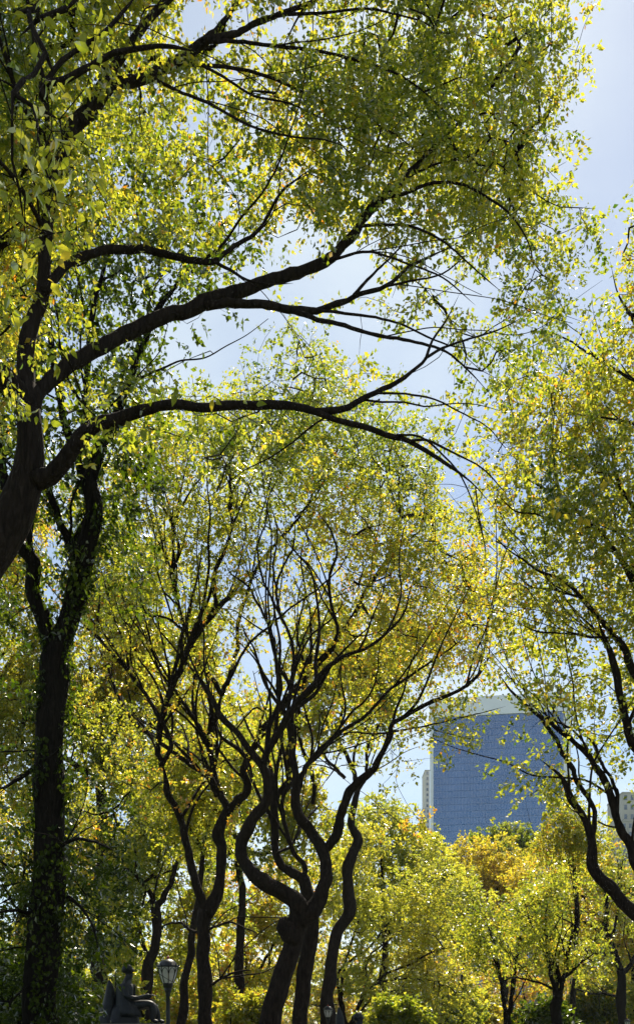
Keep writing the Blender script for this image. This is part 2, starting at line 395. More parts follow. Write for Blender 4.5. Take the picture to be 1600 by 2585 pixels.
def leaf_geo(pos, ax, nr, sz, tint, ratio=.62, detail=False):
    sd = norm(np.cross(ax, nr)); n2 = norm(np.cross(sd, ax)); s = sz[:, None]; wd = s * ratio * .5
    if not detail:
        V = np.stack((pos, pos + ax*s*.42 + sd*wd + n2*wd*.35, pos + ax*s - n2*s*.08, pos + ax*s*.42 - sd*wd + n2*wd*.35), 1).reshape(-1, 3)
        i = np.arange(len(pos))[:, None] * 4
        Fc = np.concatenate((i + np.array([[0, 1, 2]]), i + np.array([[0, 2, 3]])), 1).reshape(-1, 3); nf = 2
    else:
        V = np.stack((pos, pos + ax*s*.28 + sd*wd*.92 + n2*wd*.3, pos + ax*s*.62 + sd*wd*.72 + n2*wd*.25, pos + ax*s - n2*s*.12,
                      pos + ax*s*.62 - sd*wd*.72 + n2*wd*.25, pos + ax*s*.28 - sd*wd*.92 + n2*wd*.3, pos + ax*s*.5 - n2*s*.01), 1).reshape(-1, 3)
        i = np.arange(len(pos))[:, None] * 7
        Fc = np.concatenate([i + np.array([f]) for f in ([0,1,6],[1,2,6],[2,3,6],[3,4,6],[4,5,6],[5,0,6])], 1).reshape(-1, 3); nf = 6
    return V, Fc, np.repeat(tint, nf)
def leaf_mesh(name, arr, detail=False, ratio=.62):
    V, Fc, tt = leaf_geo(*arr, ratio=ratio, detail=detail)
    me = mesh_np(name, V, Fc.ravel(), 3, smooth=False)
    a = me.attributes.new('tint', 'FLOAT', 'FACE'); a.data.foreach_set('value', np.ascontiguousarray(tt, dtype=np.float32))
    return me
def crown(e, arr, mat, name='crown', detail=False):
    b = np.array(e.location); arr = (arr[0] - b,) + tuple(arr[1:])
    return link(name, leaf_mesh(name, arr, detail), mat, e, 'stuff')
def grid_tips(rows, x0, y0, cell, D, rD, per, nscale=.8, thr=0, dfun=None):
    out = []
    for j, row in enumerate(rows):
        for i, ch in enumerate(row.replace(' ', '')):
            dd = int(ch)
            if dd == 0: continue
            n = per * (dd / 9.0) ** 1.75; n = int(n) + (rng.random() < n - int(n))
            for _ in range(int(n * 1.0)):
                for tr in range(5):
                    x = x0 + (i + rng.random() * 1.16 - .08) * cell; y = y0 + (j + rng.random() * 1.1 - .13) * cell
                    DD = (dfun(x, y) if dfun else D) + rD * (rng.random() * 2 - 1)
                    p = P(x, y, DD)
                    if mnoise.noise(Vector(p * nscale)) + .6 * mnoise.noise(Vector(p * nscale * .42)) > (.05 if dd < 8 else -.04) + (.10 if dd < 5 else 0): break
                out.append(p)
    return out

# ============================================================ far buildings
def tower():
    DL, DR = 660.0, 646.0
    a = P(1085, HY, DL); b = P(1441, HY, DR)
    L = float(np.linalg.norm((b - a)[:2])); ang = math.atan2(b[1] - a[1], b[0] - a[0])
    H = EYE + (HY - 1765) / F * DL
    e = empty('office_tower', (a[0], a[1], 0), 'tall office slab with blue glass front framed in pale stone behind the trees', 'skyscraper')
    e.rotation_euler = (0, 0, ang); dep = 34
    fr = 2.0; fr2 = 4.2; top = 11.0
    m = MB(); m.box(0, fr, 0, dep, 0, H); m.box(L - fr2, L, 0, dep, 0, H); link('side_wall', m.me('side_wall'), M_STONE, e)
    m = MB(); m.box(fr, L - fr2, .004, dep - .01, H - top, H - .01); link('top_band', m.me('top_band'), M_STONE, e)
    m = MB(); m.box(fr + .01, L - fr2 - .01, 1.2, dep - .5, 0, H - top); link('core', m.me('core'), M_MULL, e)
    m = MB(); m.box(fr + 6, L - 16, 6, dep - 6, H, H + 1.2); link('roof_plant', m.me('roof_plant'), M_CONC, e)
    x0, x1 = fr + .02, L - fr2 - .02; nf = 49; nc = 42; fh = (H - top) / nf; cw = (x1 - x0) / nc
    m = MB()
    for f in range(nf):
        for c in range(nc):
            j = random.uniform(-.02, .02); t_ = random.uniform(-.003, .003)
            xa, xb = x0 + c*cw + .10, x0 + (c+1)*cw - .10; za, zb = f*fh + .16, (f+1)*fh - .16
            k = len(m.V); m.V += [(xa, .95 + t_, za), (xb, .95 - t_, za), (xb, .95 - t_ + j*.3, zb), (xa, .95 + t_ + j*.3, zb)]; m.Q.append((k, k+1, k+2, k+3))
    link('glass_pane', m.me('glass_pane'), M_GLASS, e, 'stuff')
    m = MB()
    for f in range(nf + 1): m.box(x0, x1, .74, 1.19, f*fh - (.16 if f else 0), f*fh + .16 - (.17 if f == nf else 0))
    link('floor_band', m.me('floor_band'), M_MULL, e, 'stuff')
    m = MB()
    for c in range(nc + 1): m.box(x0 + c*cw - .09 * (c > 0), x0 + c*cw + .09 * (c < nc), .70, 1.18, .01, H - top - .01)
    link('mullion', m.me('mullion'), M_MULL, e, 'stuff')
def block(name, label, tiers, D, dep, mat, cols_w=2.6, cat='building'):
    """tiers: (x0,x1,ytop) in photo coordinates, bottom tier reaches the ground"""
    x0 = min(t[0] for t in tiers); e = empty(name, tuple(P(x0, HY, D) * np.array((1, 1, 0))), label, cat); b = np.array(e.location)
    wm = MB()
    zprev = 0.0
    for (xa, xb, yt) in sorted(tiers, key=lambda t: -t[2]):
        A = P(xa, yt, D) - b; B = P(xb, yt, D) - b; z1 = A[2]
        m = MB(); m.box(A[0], B[0], 0.0, dep, zprev, z1); link('wall', m.me('wall'), mat, e)
        m = MB(); m.box(A[0] - .25, B[0] + .25, -.25, dep + .2, z1, z1 + .5); link('cornice', m.me('cornice'), mat, e)
        nx = max(1, int((B[0] - A[0]) / cols_w)); cw = (B[0] - A[0]) / nx; nzf = max(1, int((z1 - zprev) / 3.6)); fh = (z1 - zprev) / nzf
        for f in range(nzf):
            for c in range(nx):
                xs = A[0] + c*cw + cw*.28; xe = xs + cw*.44; za = zprev + f*fh + fh*.30; zb = za + fh*.48
                wm.box(xs, xe, -.06, .2, za, zb); wm.box(xs - .12, xe + .12, -.14, .05, za - .16, za - .003)
        zprev = z1
    link('window', wm.me('window'), M_WIN, e, 'stuff')
tower()
block('apartment_tower', 'slim pale stepped tower half hidden behind the left edge of the blue glass slab', [(1067, 1084, 2042), (1073, 1084, 1946)], 760, 22, M_BRICKP, 2.2)
block('apartment_block', 'grey masonry block rising behind the boughs at the right edge', [(1568, 1720, 2075), (1571, 1700, 2003)], 480, 25, M_CONC)
block('apartment_block', 'low pale masonry block between the glass slab and the bare tree to its right', [(1444, 1476, 2052)], 520, 20, M_BRICKP)

# ============================================================ near elm (left foreground)
g = Grove(); g.knob = .28
base = P(-290, HY + EYE * F / 11, 11.0)
T1 = g.tree(base, 'elm_tree', 'large near elm leaning in from the left with long arching boughs over the whole view', mat=M_BARK)
g.limb(T1, [(-290, HY + EYE*F/11 + 30), (-270, 2600), (-245, 2200), (-190, 1800), (-90, 1500), (-10, 1358), (40, 1265), (75, 1180), (82, 1100), (70, 1020), (66, 975)],
       0, 0, 11, 11, 'trunk', .07, widths=[190, 160, 150, 140, 125, 108, 90, 72, 62, 62, 58])
g.limb(T1, [(72, 1030), (40, 975), (-10, 925), (-90, 880), (-190, 800), (-330, 650)], 58, 30, 11, 10)
g.limb(T1, [(66, 1000), (72, 880), (87, 800), (108, 715), (115, 640), (119, 582), (130, 476), (152, 397), (182, 317), (233, 265), (265, 214)],
       46, 34, 11, 11.2, widths=[48, 44, 38, 34, 33, 32, 31, 31, 34, 42, 40])
g.limb(T1, [(262, 216), (307, 143), (349, 85), (391, 32), (423, 0), (480, -70), (560, -160)], 26, 12, 11.2, 12)
g.limb(T1, [(240, 258), (280, 222), (328, 205), (391, 180), (450, 148), (518, 100), (550, 69), (592, 16), (640, -50)], 28, 9, 11.2, 12.5, widths=[30, 30, 28, 27, 26, 23, 14, 11, 7])
g.limb(T1, [(510, 104), (560, 92), (600, 80), (656, 53), (730, 26), (783, 5), (850, -30), (960, -80)], 18, 5, 11.8, 13)
g.limb(T1, [(688, 40), (740, 34), (800, 32), (874, 25), (927, 20), (990, 32), (1065, 53), (1130, 95)], 8, 3, 12.2, 13)
g.limb(T1, [(430, 160), (480, 163), (582, 169), (688, 196), (800, 249), (900, 290), (1000, 340), (1080, 410)], 10, 3, 11.6, 13)
g.limb(T1, [(510, 106), (585, 102), (667, 111), (800, 127), (906, 153), (1011, 190), (1096, 254), (1170, 330)], 10, 3, 11.8, 13.2)
g.limb(T1, [(375, 188), (434, 222), (524, 258), (593, 297), (656, 325), (741, 344), (820, 352), (900, 380)], 9, 3, 11.4, 10.5)
g.limb(T1, [(480, 150), (560, 190), (640, 240), (730, 260), (820, 300), (900, 330)], 7, 3, 11.6, 12.4)
g.limb(T1, [(128, 480), (118, 400), (120, 317), (116, 238), (97, 150), (84, 80), (70, 0), (60, -90)], 16, 8, 11, 10.4)
g.limb(T1, [(112, 250), (105, 212), (160, 198), (212, 175), (270, 140), (317, 128), (418, 115), (500, 130)], 20, 8, 10.6, 10.2)
g.limb(T1, [(108, 215), (160, 150), (250, 90), (300, 40), (350, -20)], 14, 8, 10.6, 10.9)
g.limb(T1, [(150, 390), (110, 340), (50, 250), (10, 130), (-30, 30), (-80, -80)], 15, 8, 11, 10)
g.limb(T1, [(119, 600), (80, 520), (30, 440), (-30, 380), (-110, 300)], 14, 7, 11, 9.6)
g.limb(T1, [(108, 735), (127, 718), (153, 683), (201, 648), (265, 631), (339, 628), (413, 639), (476, 655), (540, 658), (582, 628), (656, 577), (704, 492), (751, 450), (820, 400)],
       24, 5, 11, 12.6, widths=[26, 24, 22, 20, 20, 20, 18, 16, 14, 11, 9, 7, 5, 3])
g.limb(T1, [(535, 657), (582, 682), (624, 706), (670, 716), (740, 715)], 9, 3, 11.6, 11.4)
g.limb(T1, [(80, 1030), (106, 975), (159, 939), (222, 896), (296, 854), (370, 812), (423, 794), (497, 776), (561, 750), (635, 720), (720, 695), (800, 674), (832, 655), (874, 610), (895, 587), (937, 524), (990, 476), (1043, 423), (1086, 381), (1170, 296), (1240, 220)],
       38, 5, 11, 13.5, widths=[42, 38, 38, 36, 35, 36, 36, 36, 34, 30, 28, 26, 26, 24, 23, 22, 20, 16, 11, 7, 4])
g.limb(T1, [(960, 500), (1022, 487), (1096, 460), (1170, 466), (1239, 503), (1292, 545), (1334, 614), (1350, 680)], 10, 3, 12.9, 12.6)
g.limb(T1, [(910, 570), (960, 567), (1038, 571), (1117, 608), (1202, 682), (1270, 740)], 8, 3, 12.7, 12)
g.limb(T1, [(835, 658), (880, 643), (937, 635), (1033, 667), (1117, 700), (1200, 770)], 7, 3, 12.4, 12)
g.limb(T1, [(945, 518), (1001, 434), (1033, 386), (1080, 320)], 9, 3, 12.9, 13.6)
g.limb(T1, [(1010, 458), (1060, 430), (1130, 405), (1200, 410), (1280, 440)], 7, 3, 13, 13.3)
g.limb(T1, [(1085, 382), (1130, 350), (1180, 345), (1260, 350), (1340, 380)], 6, 2.5, 13.2, 13.8)
g.limb(T1, [(520, 772), (560, 764), (593, 763), (677, 769), (741, 782), (800, 781), (850, 768), (906, 743), (975, 722), (1033, 674), (1096, 642), (1160, 612)],
       20, 5, 11.7, 12.6, widths=[22, 22, 22, 20, 19, 16, 15, 12, 10, 8, 6, 3])
g.limb(T1, [(893, 745), (927, 706), (953, 680), (990, 645), (1020, 610)], 9, 3, 12.1, 12.6)
g.limb(T1, [(965, 724), (1040, 708), (1117, 690), (1180, 640)], 6, 3, 12.2, 12.0)
g.limb(T1, [(735, 782), (800, 806), (853, 817), (906, 833), (969, 849), (1033, 859), (1096, 875), (1139, 896), (1191, 944), (1244, 1002)], 13, 3, 11.8, 11.2)
g.limb(T1, [(800, 783), (870, 790), (948, 801), (1012, 817), (1064, 843), (1130, 870), (1200, 880)], 8, 3, 12, 12.2)
g.limb(T1, [(84, 1215), (116, 1198), (159, 1171), (190, 1124), (227, 1081), (296, 1056), (360, 1038), (423, 1023), (497, 1028), (582, 1026), (677, 1021), (741, 1026), (800, 1040), (832, 1052), (895, 1071), (975, 1097), (1033, 1116), (1096, 1150), (1144, 1182), (1202, 1230), (1260, 1300)],
       42, 4, 11, 10, widths=[56, 50, 42, 40, 38, 33, 27, 24, 22, 22, 21, 20, 18, 15, 14, 14, 12, 10, 9, 6, 4])
g.limb(T1, [(790, 1038), (840, 1037), (879, 1029), (911, 1007), (948, 991), (1001, 965), (1038, 939), (1075, 902), (1090, 862), (1130, 800), (1160, 740)], 16, 3, 10.4, 10.6, widths=[16,17,16,15,13,12,9,8,6,4,3])
g.limb(T1, [(945, 992), (1022, 994), (1096, 1007), (1149, 1034), (1191, 1055), (1234, 1081), (1290, 1150)], 6, 2, 10.4, 10)
g.limb(T1, [(1072, 905), (1117, 878), (1170, 859), (1255, 833), (1320, 800)], 7, 2.5, 10.5, 10.8)
g.limb(T1, [(1030, 1114), (1075, 1110), (1117, 1129), (1181, 1161), (1223, 1187), (1290, 1260)], 7, 2.5, 10.2, 9.8)
g.limb(T1, [(1000, 1098), (1060, 1102), (1120, 1150), (1165, 1205), (1200, 1290), (1230, 1400)], 6, 2, 10.2, 10.4)
g.limb(T1, [(1200, 1230), (1208, 1300), (1222, 1370), (1228, 1440)], 4, 2, 10, 10)
# knot on the low bough
T1rows = [   # x from -200, y from -200
 '77 7777666777887 50000',
 '77 8777666777887 60000',
 '87 8876421234677 72000',
 '88 8776543679987 73000',
 '88 8765425789988 72000',
 '88 8644335678899 60000',
 '88 8533345678899 72000',
 '88 8533334466788 84000',
 '77 7411332013433 52000',
 '77 7301000012323 52000',
 '77 6200000001135 51000',
 '54 3211101111134 20000',
 '43 2123322111001 20000',
 '20 1110111110011 10000']
g.fan(34, .01, .036, 1.0, 2.4, .05, .55, .5, (.25, 0, 0), xmax=.9)
tips = grid_tips(T1rows, -200, -200, 100, 12.0, 1.5, 22, 1.15, dfun=lambda x, y: 12.1 + min(1.8, max(-.6, (x - 100) / 600)) - max(0, y - 800) / 400)
spots = [(30,30,8.2),(95,20,8.4),(170,20,8.6),(50,90,8.6),(215,60,8.5),(215,150,7.6),(228,165,7.8),(60,200,8),(140,200,8.3),(95,240,6.6),(60,265,7.4),(150,300,8),(200,330,7.6),(130,330,7.5),(95,345,7.8),(160,365,8),(215,370,8),
 (30,300,7.9),(120,420,8.1),(175,420,8),(230,450,8),(75,465,8),(15,470,7.8),(135,480,7.8),(120,530,7.7),(130,505,7.7),(25,520,8),(60,560,8.2),(165,570,8),(195,575,8),(120,590,8.2),(20,620,8.2),(60,650,8.4),(130,660,8.2),
 (20,720,8.2),(150,850,9),(105,770,9),(40,980,8),(65,1010,8.1),(215,1025,9.6),(240,1050,9.7),(290,1060,9.8),(330,1075,9.8),(450,985,10),(470,1000,10),(500,1050,10.2),(585,1065,10.2),(620,1050,10.2),(160,1195,9.9),(540,1000,10.1)]
ntip = len(tips); tips += [P(x, y, D) for x, y, D in spots]
g.grow(tips, step=.22, bf=.25, r0=.0036, expo=.5, jit=.08)
g.build()
e1 = g.trees[T1][0]
crown(e1, sprays(g.tip_pos[:ntip], g.tip_dir[:ntip], .060, 4, 14, .27, .50, tvar=.16, clump=.40, cscale=.45, spread=.17), M_LEAF)
# nearest leaves of the left side and along the low bough: single leaves
ld = []; tp = []
for (x, y, D) in spots:
    tp.append(P(x, y, D)); ld.append((random.uniform(-.3, .9), random.uniform(-.4, .4), random.uniform(-.7, .1)))
near = sprays(np.array(tp), norm(np.array(ld)), .088, 1, 6, .30, .56, tvar=.12, clump=.15, spread=.06)
protos = []
for k in range(12):
    tt = .28 + .6 * k / 11
    arr = (np.zeros((1, 3)), np.array([[0., 1, 0]]), np.array([[0, 0, 1.]]), np.array([1.0]), np.array([tt]))
    me = leaf_mesh('leaf', arr, True, .58); me.materials.append(M_LEAF); protos.append(me)
b1 = np.array(e1.location)
for i in range(len(near[0])):
    ax = Vector(near[1][i]).normalized(); nn = Vector(near[2][i]); sd = ax.cross(nn).normalized(); n2 = sd.cross(ax)
    o = bpy.data.objects.new('leaf', protos[min(11, max(0, int((near[4][i] - .28) / .6 * 11)))]); C.objects.link(o); o.parent = e1
    s = near[3][i]; M = Matrix((sd, ax, n2)).transposed().to_4x4() @ Matrix.Scale(s, 4)
    M.translation = Vector(near[0][i] - b1); o.matrix_local = M
# the stalks that carry them
st = MB()
for (p, d) in zip(tp, norm(np.array(ld))): 
    st.tube([p - b1, p + d * .15 - b1, p + d * .3 - b1], [.003, .0025, .0012], 4)
link('leaf_stalks', st.me('leaf_stalks', True), M_BARK, e1, 'stuff')

# ============================================================ dark ivy-clad tree, left
g = Grove()
T2 = g.tree(P(78, HY + EYE*F/18, 18), 'ivy_clad_tree', 'dark ivy-clad tree with a thick forked trunk at the left, behind the near elm', mat=M_BARK_G)
g.limb(T2, [(60, HY + EYE*F/18 + 20), (88, 2600), (106, 2376), (113, 2165), (125, 1900), (140, 1780), (148, 1650), (182, 1567), (202, 1462), (208, 1382), (227, 1303), (226, 1240), (218, 1195)],
       0, 0, 18, 18, 'trunk', .08, widths=[150, 96, 80, 78, 72, 70, 70, 62, 56, 58, 46, 40, 36])
g.limb(T2, [(140, 1665), (120, 1615), (106, 1567), (88, 1504), (80, 1435), (58, 1393), (28, 1361), (10, 1320), (12, 1250), (4, 1150), (-10, 1050), (-50, 930)], 44, 16, 18, 17.4)
g.limb(T2, [(196, 1400), (175, 1375), (153, 1319), (132, 1260), (116, 1219), (100, 1120), (80, 1000)], 24, 8, 18, 17.4)
g.limb(T2, [(225, 1240), (200, 1165), (175, 1110), (155, 1023), (142, 970), (132, 880), (122, 780), (100, 650)], 24, 8, 18, 18.4)
g.limb(T2, [(222, 1230), (249, 1150), (275, 1097), (312, 1002), (339, 917), (370, 843), (402, 775), (434, 732), (460, 695), (480, 620)], 26, 5, 18, 19, widths=[28, 26, 22, 19, 17, 15, 14, 11, 8, 5])
g.limb(T2, [(222, 1200), (215, 1100), (217, 1007), (222, 939), (228, 886), (233, 822), (238, 759), (254, 706), (275, 640), (310, 560)], 18, 6, 18, 18.8, widths=[20,18,16,17,17,16,13,10,8,5])
g.limb(T2, [(252, 706), (285, 694), (320, 670)], 7, 4, 18.7, 18.9)
g.limb(T2, [(225, 836), (205, 800), (170, 760), (150, 700)], 8, 5, 18.7, 18.9)
g.limb(T2, [(120, 1900), (60, 1960), (0, 1990), (-60, 1990)], 12, 6, 18, 17)
g.limb(T2, [(125, 2150), (190, 2120), (250, 2130), (290, 2150)], 12, 5, 18, 17)
g.limb(T2, [(100, 2320), (40, 2300), (-20, 2310)], 12, 6, 18, 17)
g.limb(T2, [(115, 2250), (180, 2270), (230, 2330), (250, 2400)], 10, 5, 18, 17.2)
T2rows = [  # x from -200, y from 200
 '44 44320000',
 '55 56554200',
 '66 66665520',
 '77 77766520',
 '77 77755320',
 '77 75544300',
 '77 65452100',
 '77 64441000',
 '76 54552000',
 '65 55563000',
 '54 45541000',
 '43 34440000',
 '33 33230000',
 '32 32100000',
 '21 21000000',
 '11 10000000',
 '11 10000000',
 '32 12100000',
 '54 24300000',
 '76 46500000',
 '77 56600000',
 '77 56500000',
 '77 67200000',
 '77 67100000',
 '77 67100000']
g.fan(26, .03, .14, 1.5, 3.5, .3)
tips = grid_tips(T2rows, -200, 200, 100, 18.9, 1.7, 27, 1.0)
g.grow(tips, step=.3, bf=.3, r0=.004)
g.build()
e2 = g.trees[T2][0]
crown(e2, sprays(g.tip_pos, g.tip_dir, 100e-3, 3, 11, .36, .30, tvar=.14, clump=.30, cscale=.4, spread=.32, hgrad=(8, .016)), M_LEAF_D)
# ivy on the trunk
Lt = [l for l in g.limbs if l.ti == T2]; ps = []; axs = []; nrs = []
for L, dens in ((Lt[0], 1.0), (Lt[1], .45), (Lt[2], .35), (Lt[4], .25)):
    seg = np.linalg.norm(np.diff(L.pts, axis=0), axis=1)
    for i in range(len(L.pts) - 1):
        z = L.pts[i][2]; k = int(dens * seg[i] * (950 if z < 8 else 600))
        T = norm(L.pts[i+1] - L.pts[i]); 
        for _ in range(k):
            a = random.uniform(0, 2*math.pi); u = norm(np.cross(T, (math.cos(a), math.sin(a), .01)))
            out = abs(random.gauss(0, .10 + max(0, 9 - z) * .022))
            cl = mnoise.noise(Vector(L.pts[i]) * 1.1 + Vector(u) * .9)
            if cl < -.05: continue
            ps.append(L.pts[i] + T * seg[i] * random.random() + u * (L.rad[i] * 1.02 + out * (.5 + cl * 1.6)))
            nrs.append(u + rng.normal(size=3) * .5); axs.append(norm(np.array((0, 0, -1.)) + rng.normal(size=3) * .55))
ps = np.array(ps)
crown(e2, (ps, np.array(axs), np.array(nrs), .085 * (.6 + .7 * rng.random(len(ps))), np.clip(.22 + rng.normal(size=len(ps)) * .13, 0, 1)), M_LEAF_D, 'ivy')

# ============================================================ the four middle elms
g = Grove(); g.wscale = .94; g.knob = .45; DA, DB, DC, DE = 33.0, 29.0, 31.0, 32.0
def gb(x, D): return (x, HY + EYE*F/D + 8)
GN = 'twisting elms in the middle of the view'
TA = g.tree(P(524, gb(0, DA)[1] - 8, DA), 'elm_tree', 'slender dark elm forking low into two wavy stems, leftmost of the four in the middle', GN)
TB = g.tree(P(672, gb(0, DB)[1] - 8, DB), 'elm_tree', 'stout middle elm leaning right, its main stem bending sharply back left above a burr', GN)
TC_ = g.tree(P(745, gb(0, DC)[1] - 8, DC), 'elm_tree', 'straight dark elm trunk close behind the stout leaning one, its stems twisting upward', GN)
g.limb(TA, [gb(530, DA), (524, 2583), (516, 2429), (518, 2350), (520, 2298)], 0, 0, DA, DA, 'trunk', .08, widths=[46, 38, 34, 38, 42])
g.limb(TA, [(520, 2320), (503, 2262), (487, 2217), (479, 2154), (466, 2112), (450, 2053), (423, 2006), (415, 1953), (407, 1925)], 26, 16, DA, DA - .8)
g.limb(TA, [(407, 1935), (425, 1905), (431, 1875), (418, 1837), (402, 1811), (370, 1758), (339, 1716), (296, 1663), (254, 1615), (246, 1570), (252, 1500), (235, 1430)], 14, 4, DA - .8, DA - 2)
g.limb(TA, [(408, 1935), (397, 1885), (405, 1843), (418, 1779), (439, 1726), (460, 1684), (476, 1636), (497, 1599), (529, 1557), (577, 1509), (600, 1480), (640, 1430)], 17, 6, DA - .8, DA - 1.5, widths=[16,17,17,18,17,17,18,18,16,13,9,5])
g.limb(TA, [(527, 1558), (545, 1525), (540, 1477), (545, 1435), (566, 1388), (585, 1329), (582, 1250), (582, 1155), (592, 1103), (610, 1030)], 12, 4, DA - 1.5, DA - 1.2)
g.limb(TA, [(520, 2310), (545, 2275), (558, 2217), (561, 2154), (552, 2112), (561, 2075), (577, 2040)], 32, 24, DA, DA, widths=[36, 32, 27, 27, 30, 26, 24])
g.limb(TA, [(568, 2060), (600, 2022), (620, 2001), (626, 1979), (616, 1953), (624, 1925), (640, 1895), (660, 1855), (688, 1811), (730, 1762), (767, 1712), (800, 1676), (821, 1655), (853, 1610), (895, 1552), (927, 1488), (959, 1440), (990, 1398), (1010, 1340), (1009, 1276), (1006, 1235), (1015, 1170)],
       22, 4, DA, DA + 1, widths=[24,24,22,21,20,19,19,19,20,20,20,19,18,16,13,11,11,11,10,8,6,4])
g.limb(TA, [(577, 2048), (552, 1995), (536, 1932), (530, 1885), (534, 1848), (550, 1795), (561, 1750)], 20, 15, DA, DA + .6)
g.limb(TA, [(560, 1755), (582, 1700), (598, 1641), (603, 1567), (624, 1499), (645, 1440), (688, 1382), (730, 1335), (772, 1282), (810, 1230), (850, 1150)], 13, 4, DA + .6, DA + 1.6)
g.limb(TA, [(560, 1755), (540, 1721), (508, 1673), (487, 1626), (466, 1583), (450, 1530), (439, 1472), (442, 1425), (452, 1382), (436, 1324)], 14, 9, DA + .6, DA - .5)
g.limb(TA, [(437, 1328), (418, 1292), (391, 1256), (344, 1203), (310, 1150)], 7, 3, DA - .5, DA - 1)
g.limb(TA, [(437, 1328), (460, 1276), (492, 1224), (545, 1171), (575, 1130)], 7, 3, DA - .5, DA)
g.limb(TA, [(437, 1330), (428, 1285), (412, 1220), (400, 1150)], 5, 3, DA - .5, DA)
g.limb(TA, [(532, 1905), (520, 1869), (497, 1827), (466, 1779), (434, 1763), (420, 1765)], 14, 9, DA + .2, DA - 1)
g.limb(TA, [(548, 2010), (529, 1974), (487, 1937), (439, 1900), (402, 1874), (370, 1850), (340, 1828), (317, 1790), (286, 1726), (270, 1673), (250, 1600)], 15, 4, DA, DA + 2)
g.limb(TA, [(515, 1945), (508, 1900), (500, 1860)], 8, 5, DA, DA + 1)
g.limb(TA, [(518, 2350), (560, 2335), (585, 2330), (620, 2345), (660, 2360)], 8, 3, DA, DA - 1)
g.limb(TA, [(520, 2500), (560, 2470), (600, 2455), (640, 2450)], 9, 4, DA, DA - 1)
g.limb(TA, [(512, 2360), (480, 2350), (460, 2332), (420, 2335), (400, 2350)], 9, 4, DA, DA + 1)
g.limb(TA, [(497, 1604), (455, 1585), (420, 1560), (370, 1550), (355, 1500), (358, 1440), (330, 1400)], 8, 3, DA - 1.2, DA - 3)
g.limb(TA, [(446, 1530), (420, 1500), (380, 1480), (340, 1440), (305, 1410)], 6, 3, DA - .2, DA)
g.limb(TA, [(400, 1690), (385, 1640), (370, 1580), (358, 1530)], 7, 4, DA - 1, DA - 2.4)
# B
g.limb(TB, [gb(662, DB), (680, 2583), (698, 2482), (725, 2403), (745, 2339), (760, 2300)], 0, 0, DB, DB, 'trunk', .09, widths=[68, 58, 54, 52, 60, 56])
g.limb(TB, [(762, 2318), (735, 2272), (684, 2240), (636, 2208), (610, 2172), (606, 2122), (636, 2072), (672, 2022), (676, 1969), (664, 1935), (656, 1925), (621, 1885), (584, 1837), (561, 1811), (529, 1753), (508, 1716), (490, 1690)],
       0, 0, DB, DB - .4, widths=[50, 48, 42, 38, 34, 32, 32, 28, 24, 22, 20, 17, 17, 16, 15, 12, 8])
g.limb(TB, [(668, 1950), (674, 1885), (682, 1832), (704, 1769), (698, 1700), (690, 1620), (680, 1580), (645, 1515), (625, 1480), (582, 1446), (560, 1400)], 14, 4, DB - .3, DB + 1)
g.limb(TB, [(590, 1850), (640, 1790), (672, 1800)], 0, 0, DB, DB, grow=False, widths=[4, 5, 4])
g.limb(TB, [(755, 2330), (785, 2290), (808, 2250), (818, 2210), (822, 2165), (806, 2128), (788, 2108), (758, 2064), (746, 2006), (741, 1942), (732, 1885), (728, 1840), (720, 1800), (705, 1760)], 0, 0, DB, DB + .8, widths=[48, 44, 38, 34, 32, 32, 30, 27, 24, 20, 18, 17, 13, 8])
g.limb(TB, [(815, 2150), (835, 2128), (850, 2108), (863, 2059), (874, 2018), (906, 1974), (943, 1937), (969, 1890), (988, 1858), (990, 1830), (1028, 1806), (1075, 1779), (1128, 1758), (1170, 1737), (1207, 1705), (1229, 1668), (1236, 1631), (1240, 1590)],
       0, 0, DB + .4, DB - 1, widths=[24, 26, 26, 25, 24, 23, 19, 16, 14, 12, 11, 11, 10, 9, 9, 7, 5, 3])
g.limb(TB, [(990, 1848), (1054, 1837), (1128, 1821), (1202, 1803), (1276, 1784)], 6, 2, DB - .4, DB - 1)
g.limb(TB, [(1075, 1836), (1120, 1850), (1170, 1862), (1215, 1875)], 3, 2, DB - .6, DB - 1)
g.limb(TB, [(990, 1850), (940, 1853), (879, 1850), (830, 1870)], 6, 3, DB - .3, DB)
g.limb(TB, [(750, 2010), (765, 1950), (800, 1901), (853, 1853), (906, 1821), (948, 1779), (990, 1737), (1054, 1694), (1117, 1652), (1170, 1610), (1200, 1570)], 14, 3, DB + .5, DB + 1.8)
g.limb(TB, [(665, 1925), (680, 1890), (704, 1845), (741, 1790), (780, 1745), (812, 1705), (860, 1660), (920, 1640), (975, 1599), (1017, 1552), (1033, 1499), (1050, 1430)], 18, 3, DB - .3, DB - 1.5, widths=[18,20,20,20,19,16,10,8,8,6,5,3])
g.limb(TB, [(845, 1620), (853, 1589), (834, 1514), (832, 1451), (850, 1398), (835, 1340), (800, 1290)], 10, 4, DB - 1, DB - 2)
g.limb(TB, [(722, 1770), (735, 1742), (741, 1652), (730, 1599), (704, 1546), (698, 1483), (714, 1430), (740, 1380), (745, 1300)], 11, 4, DB, DB + 1)
g.limb(TB, [(735, 1730), (760, 1650), (790, 1600), (840, 1560), (880, 1500)], 8, 3, DB, DB + 1)
g.limb(TB, [(575, 1730), (590, 1694), (624, 1631), (682, 1578), (741, 1530), (800, 1488), (860, 1430), (900, 1350)], 8, 3, DB, DB + 1)
g.limb(TB, [(704, 1548), (680, 1500), (660, 1450), (650, 1380), (670, 1320), (680, 1250), (720, 1180)], 7, 3, DB + 1, DB + 2)
g.limb(TB, [(698, 1490), (690, 1430), (700, 1350), (690, 1290)], 6, 3, DB + .8, DB)
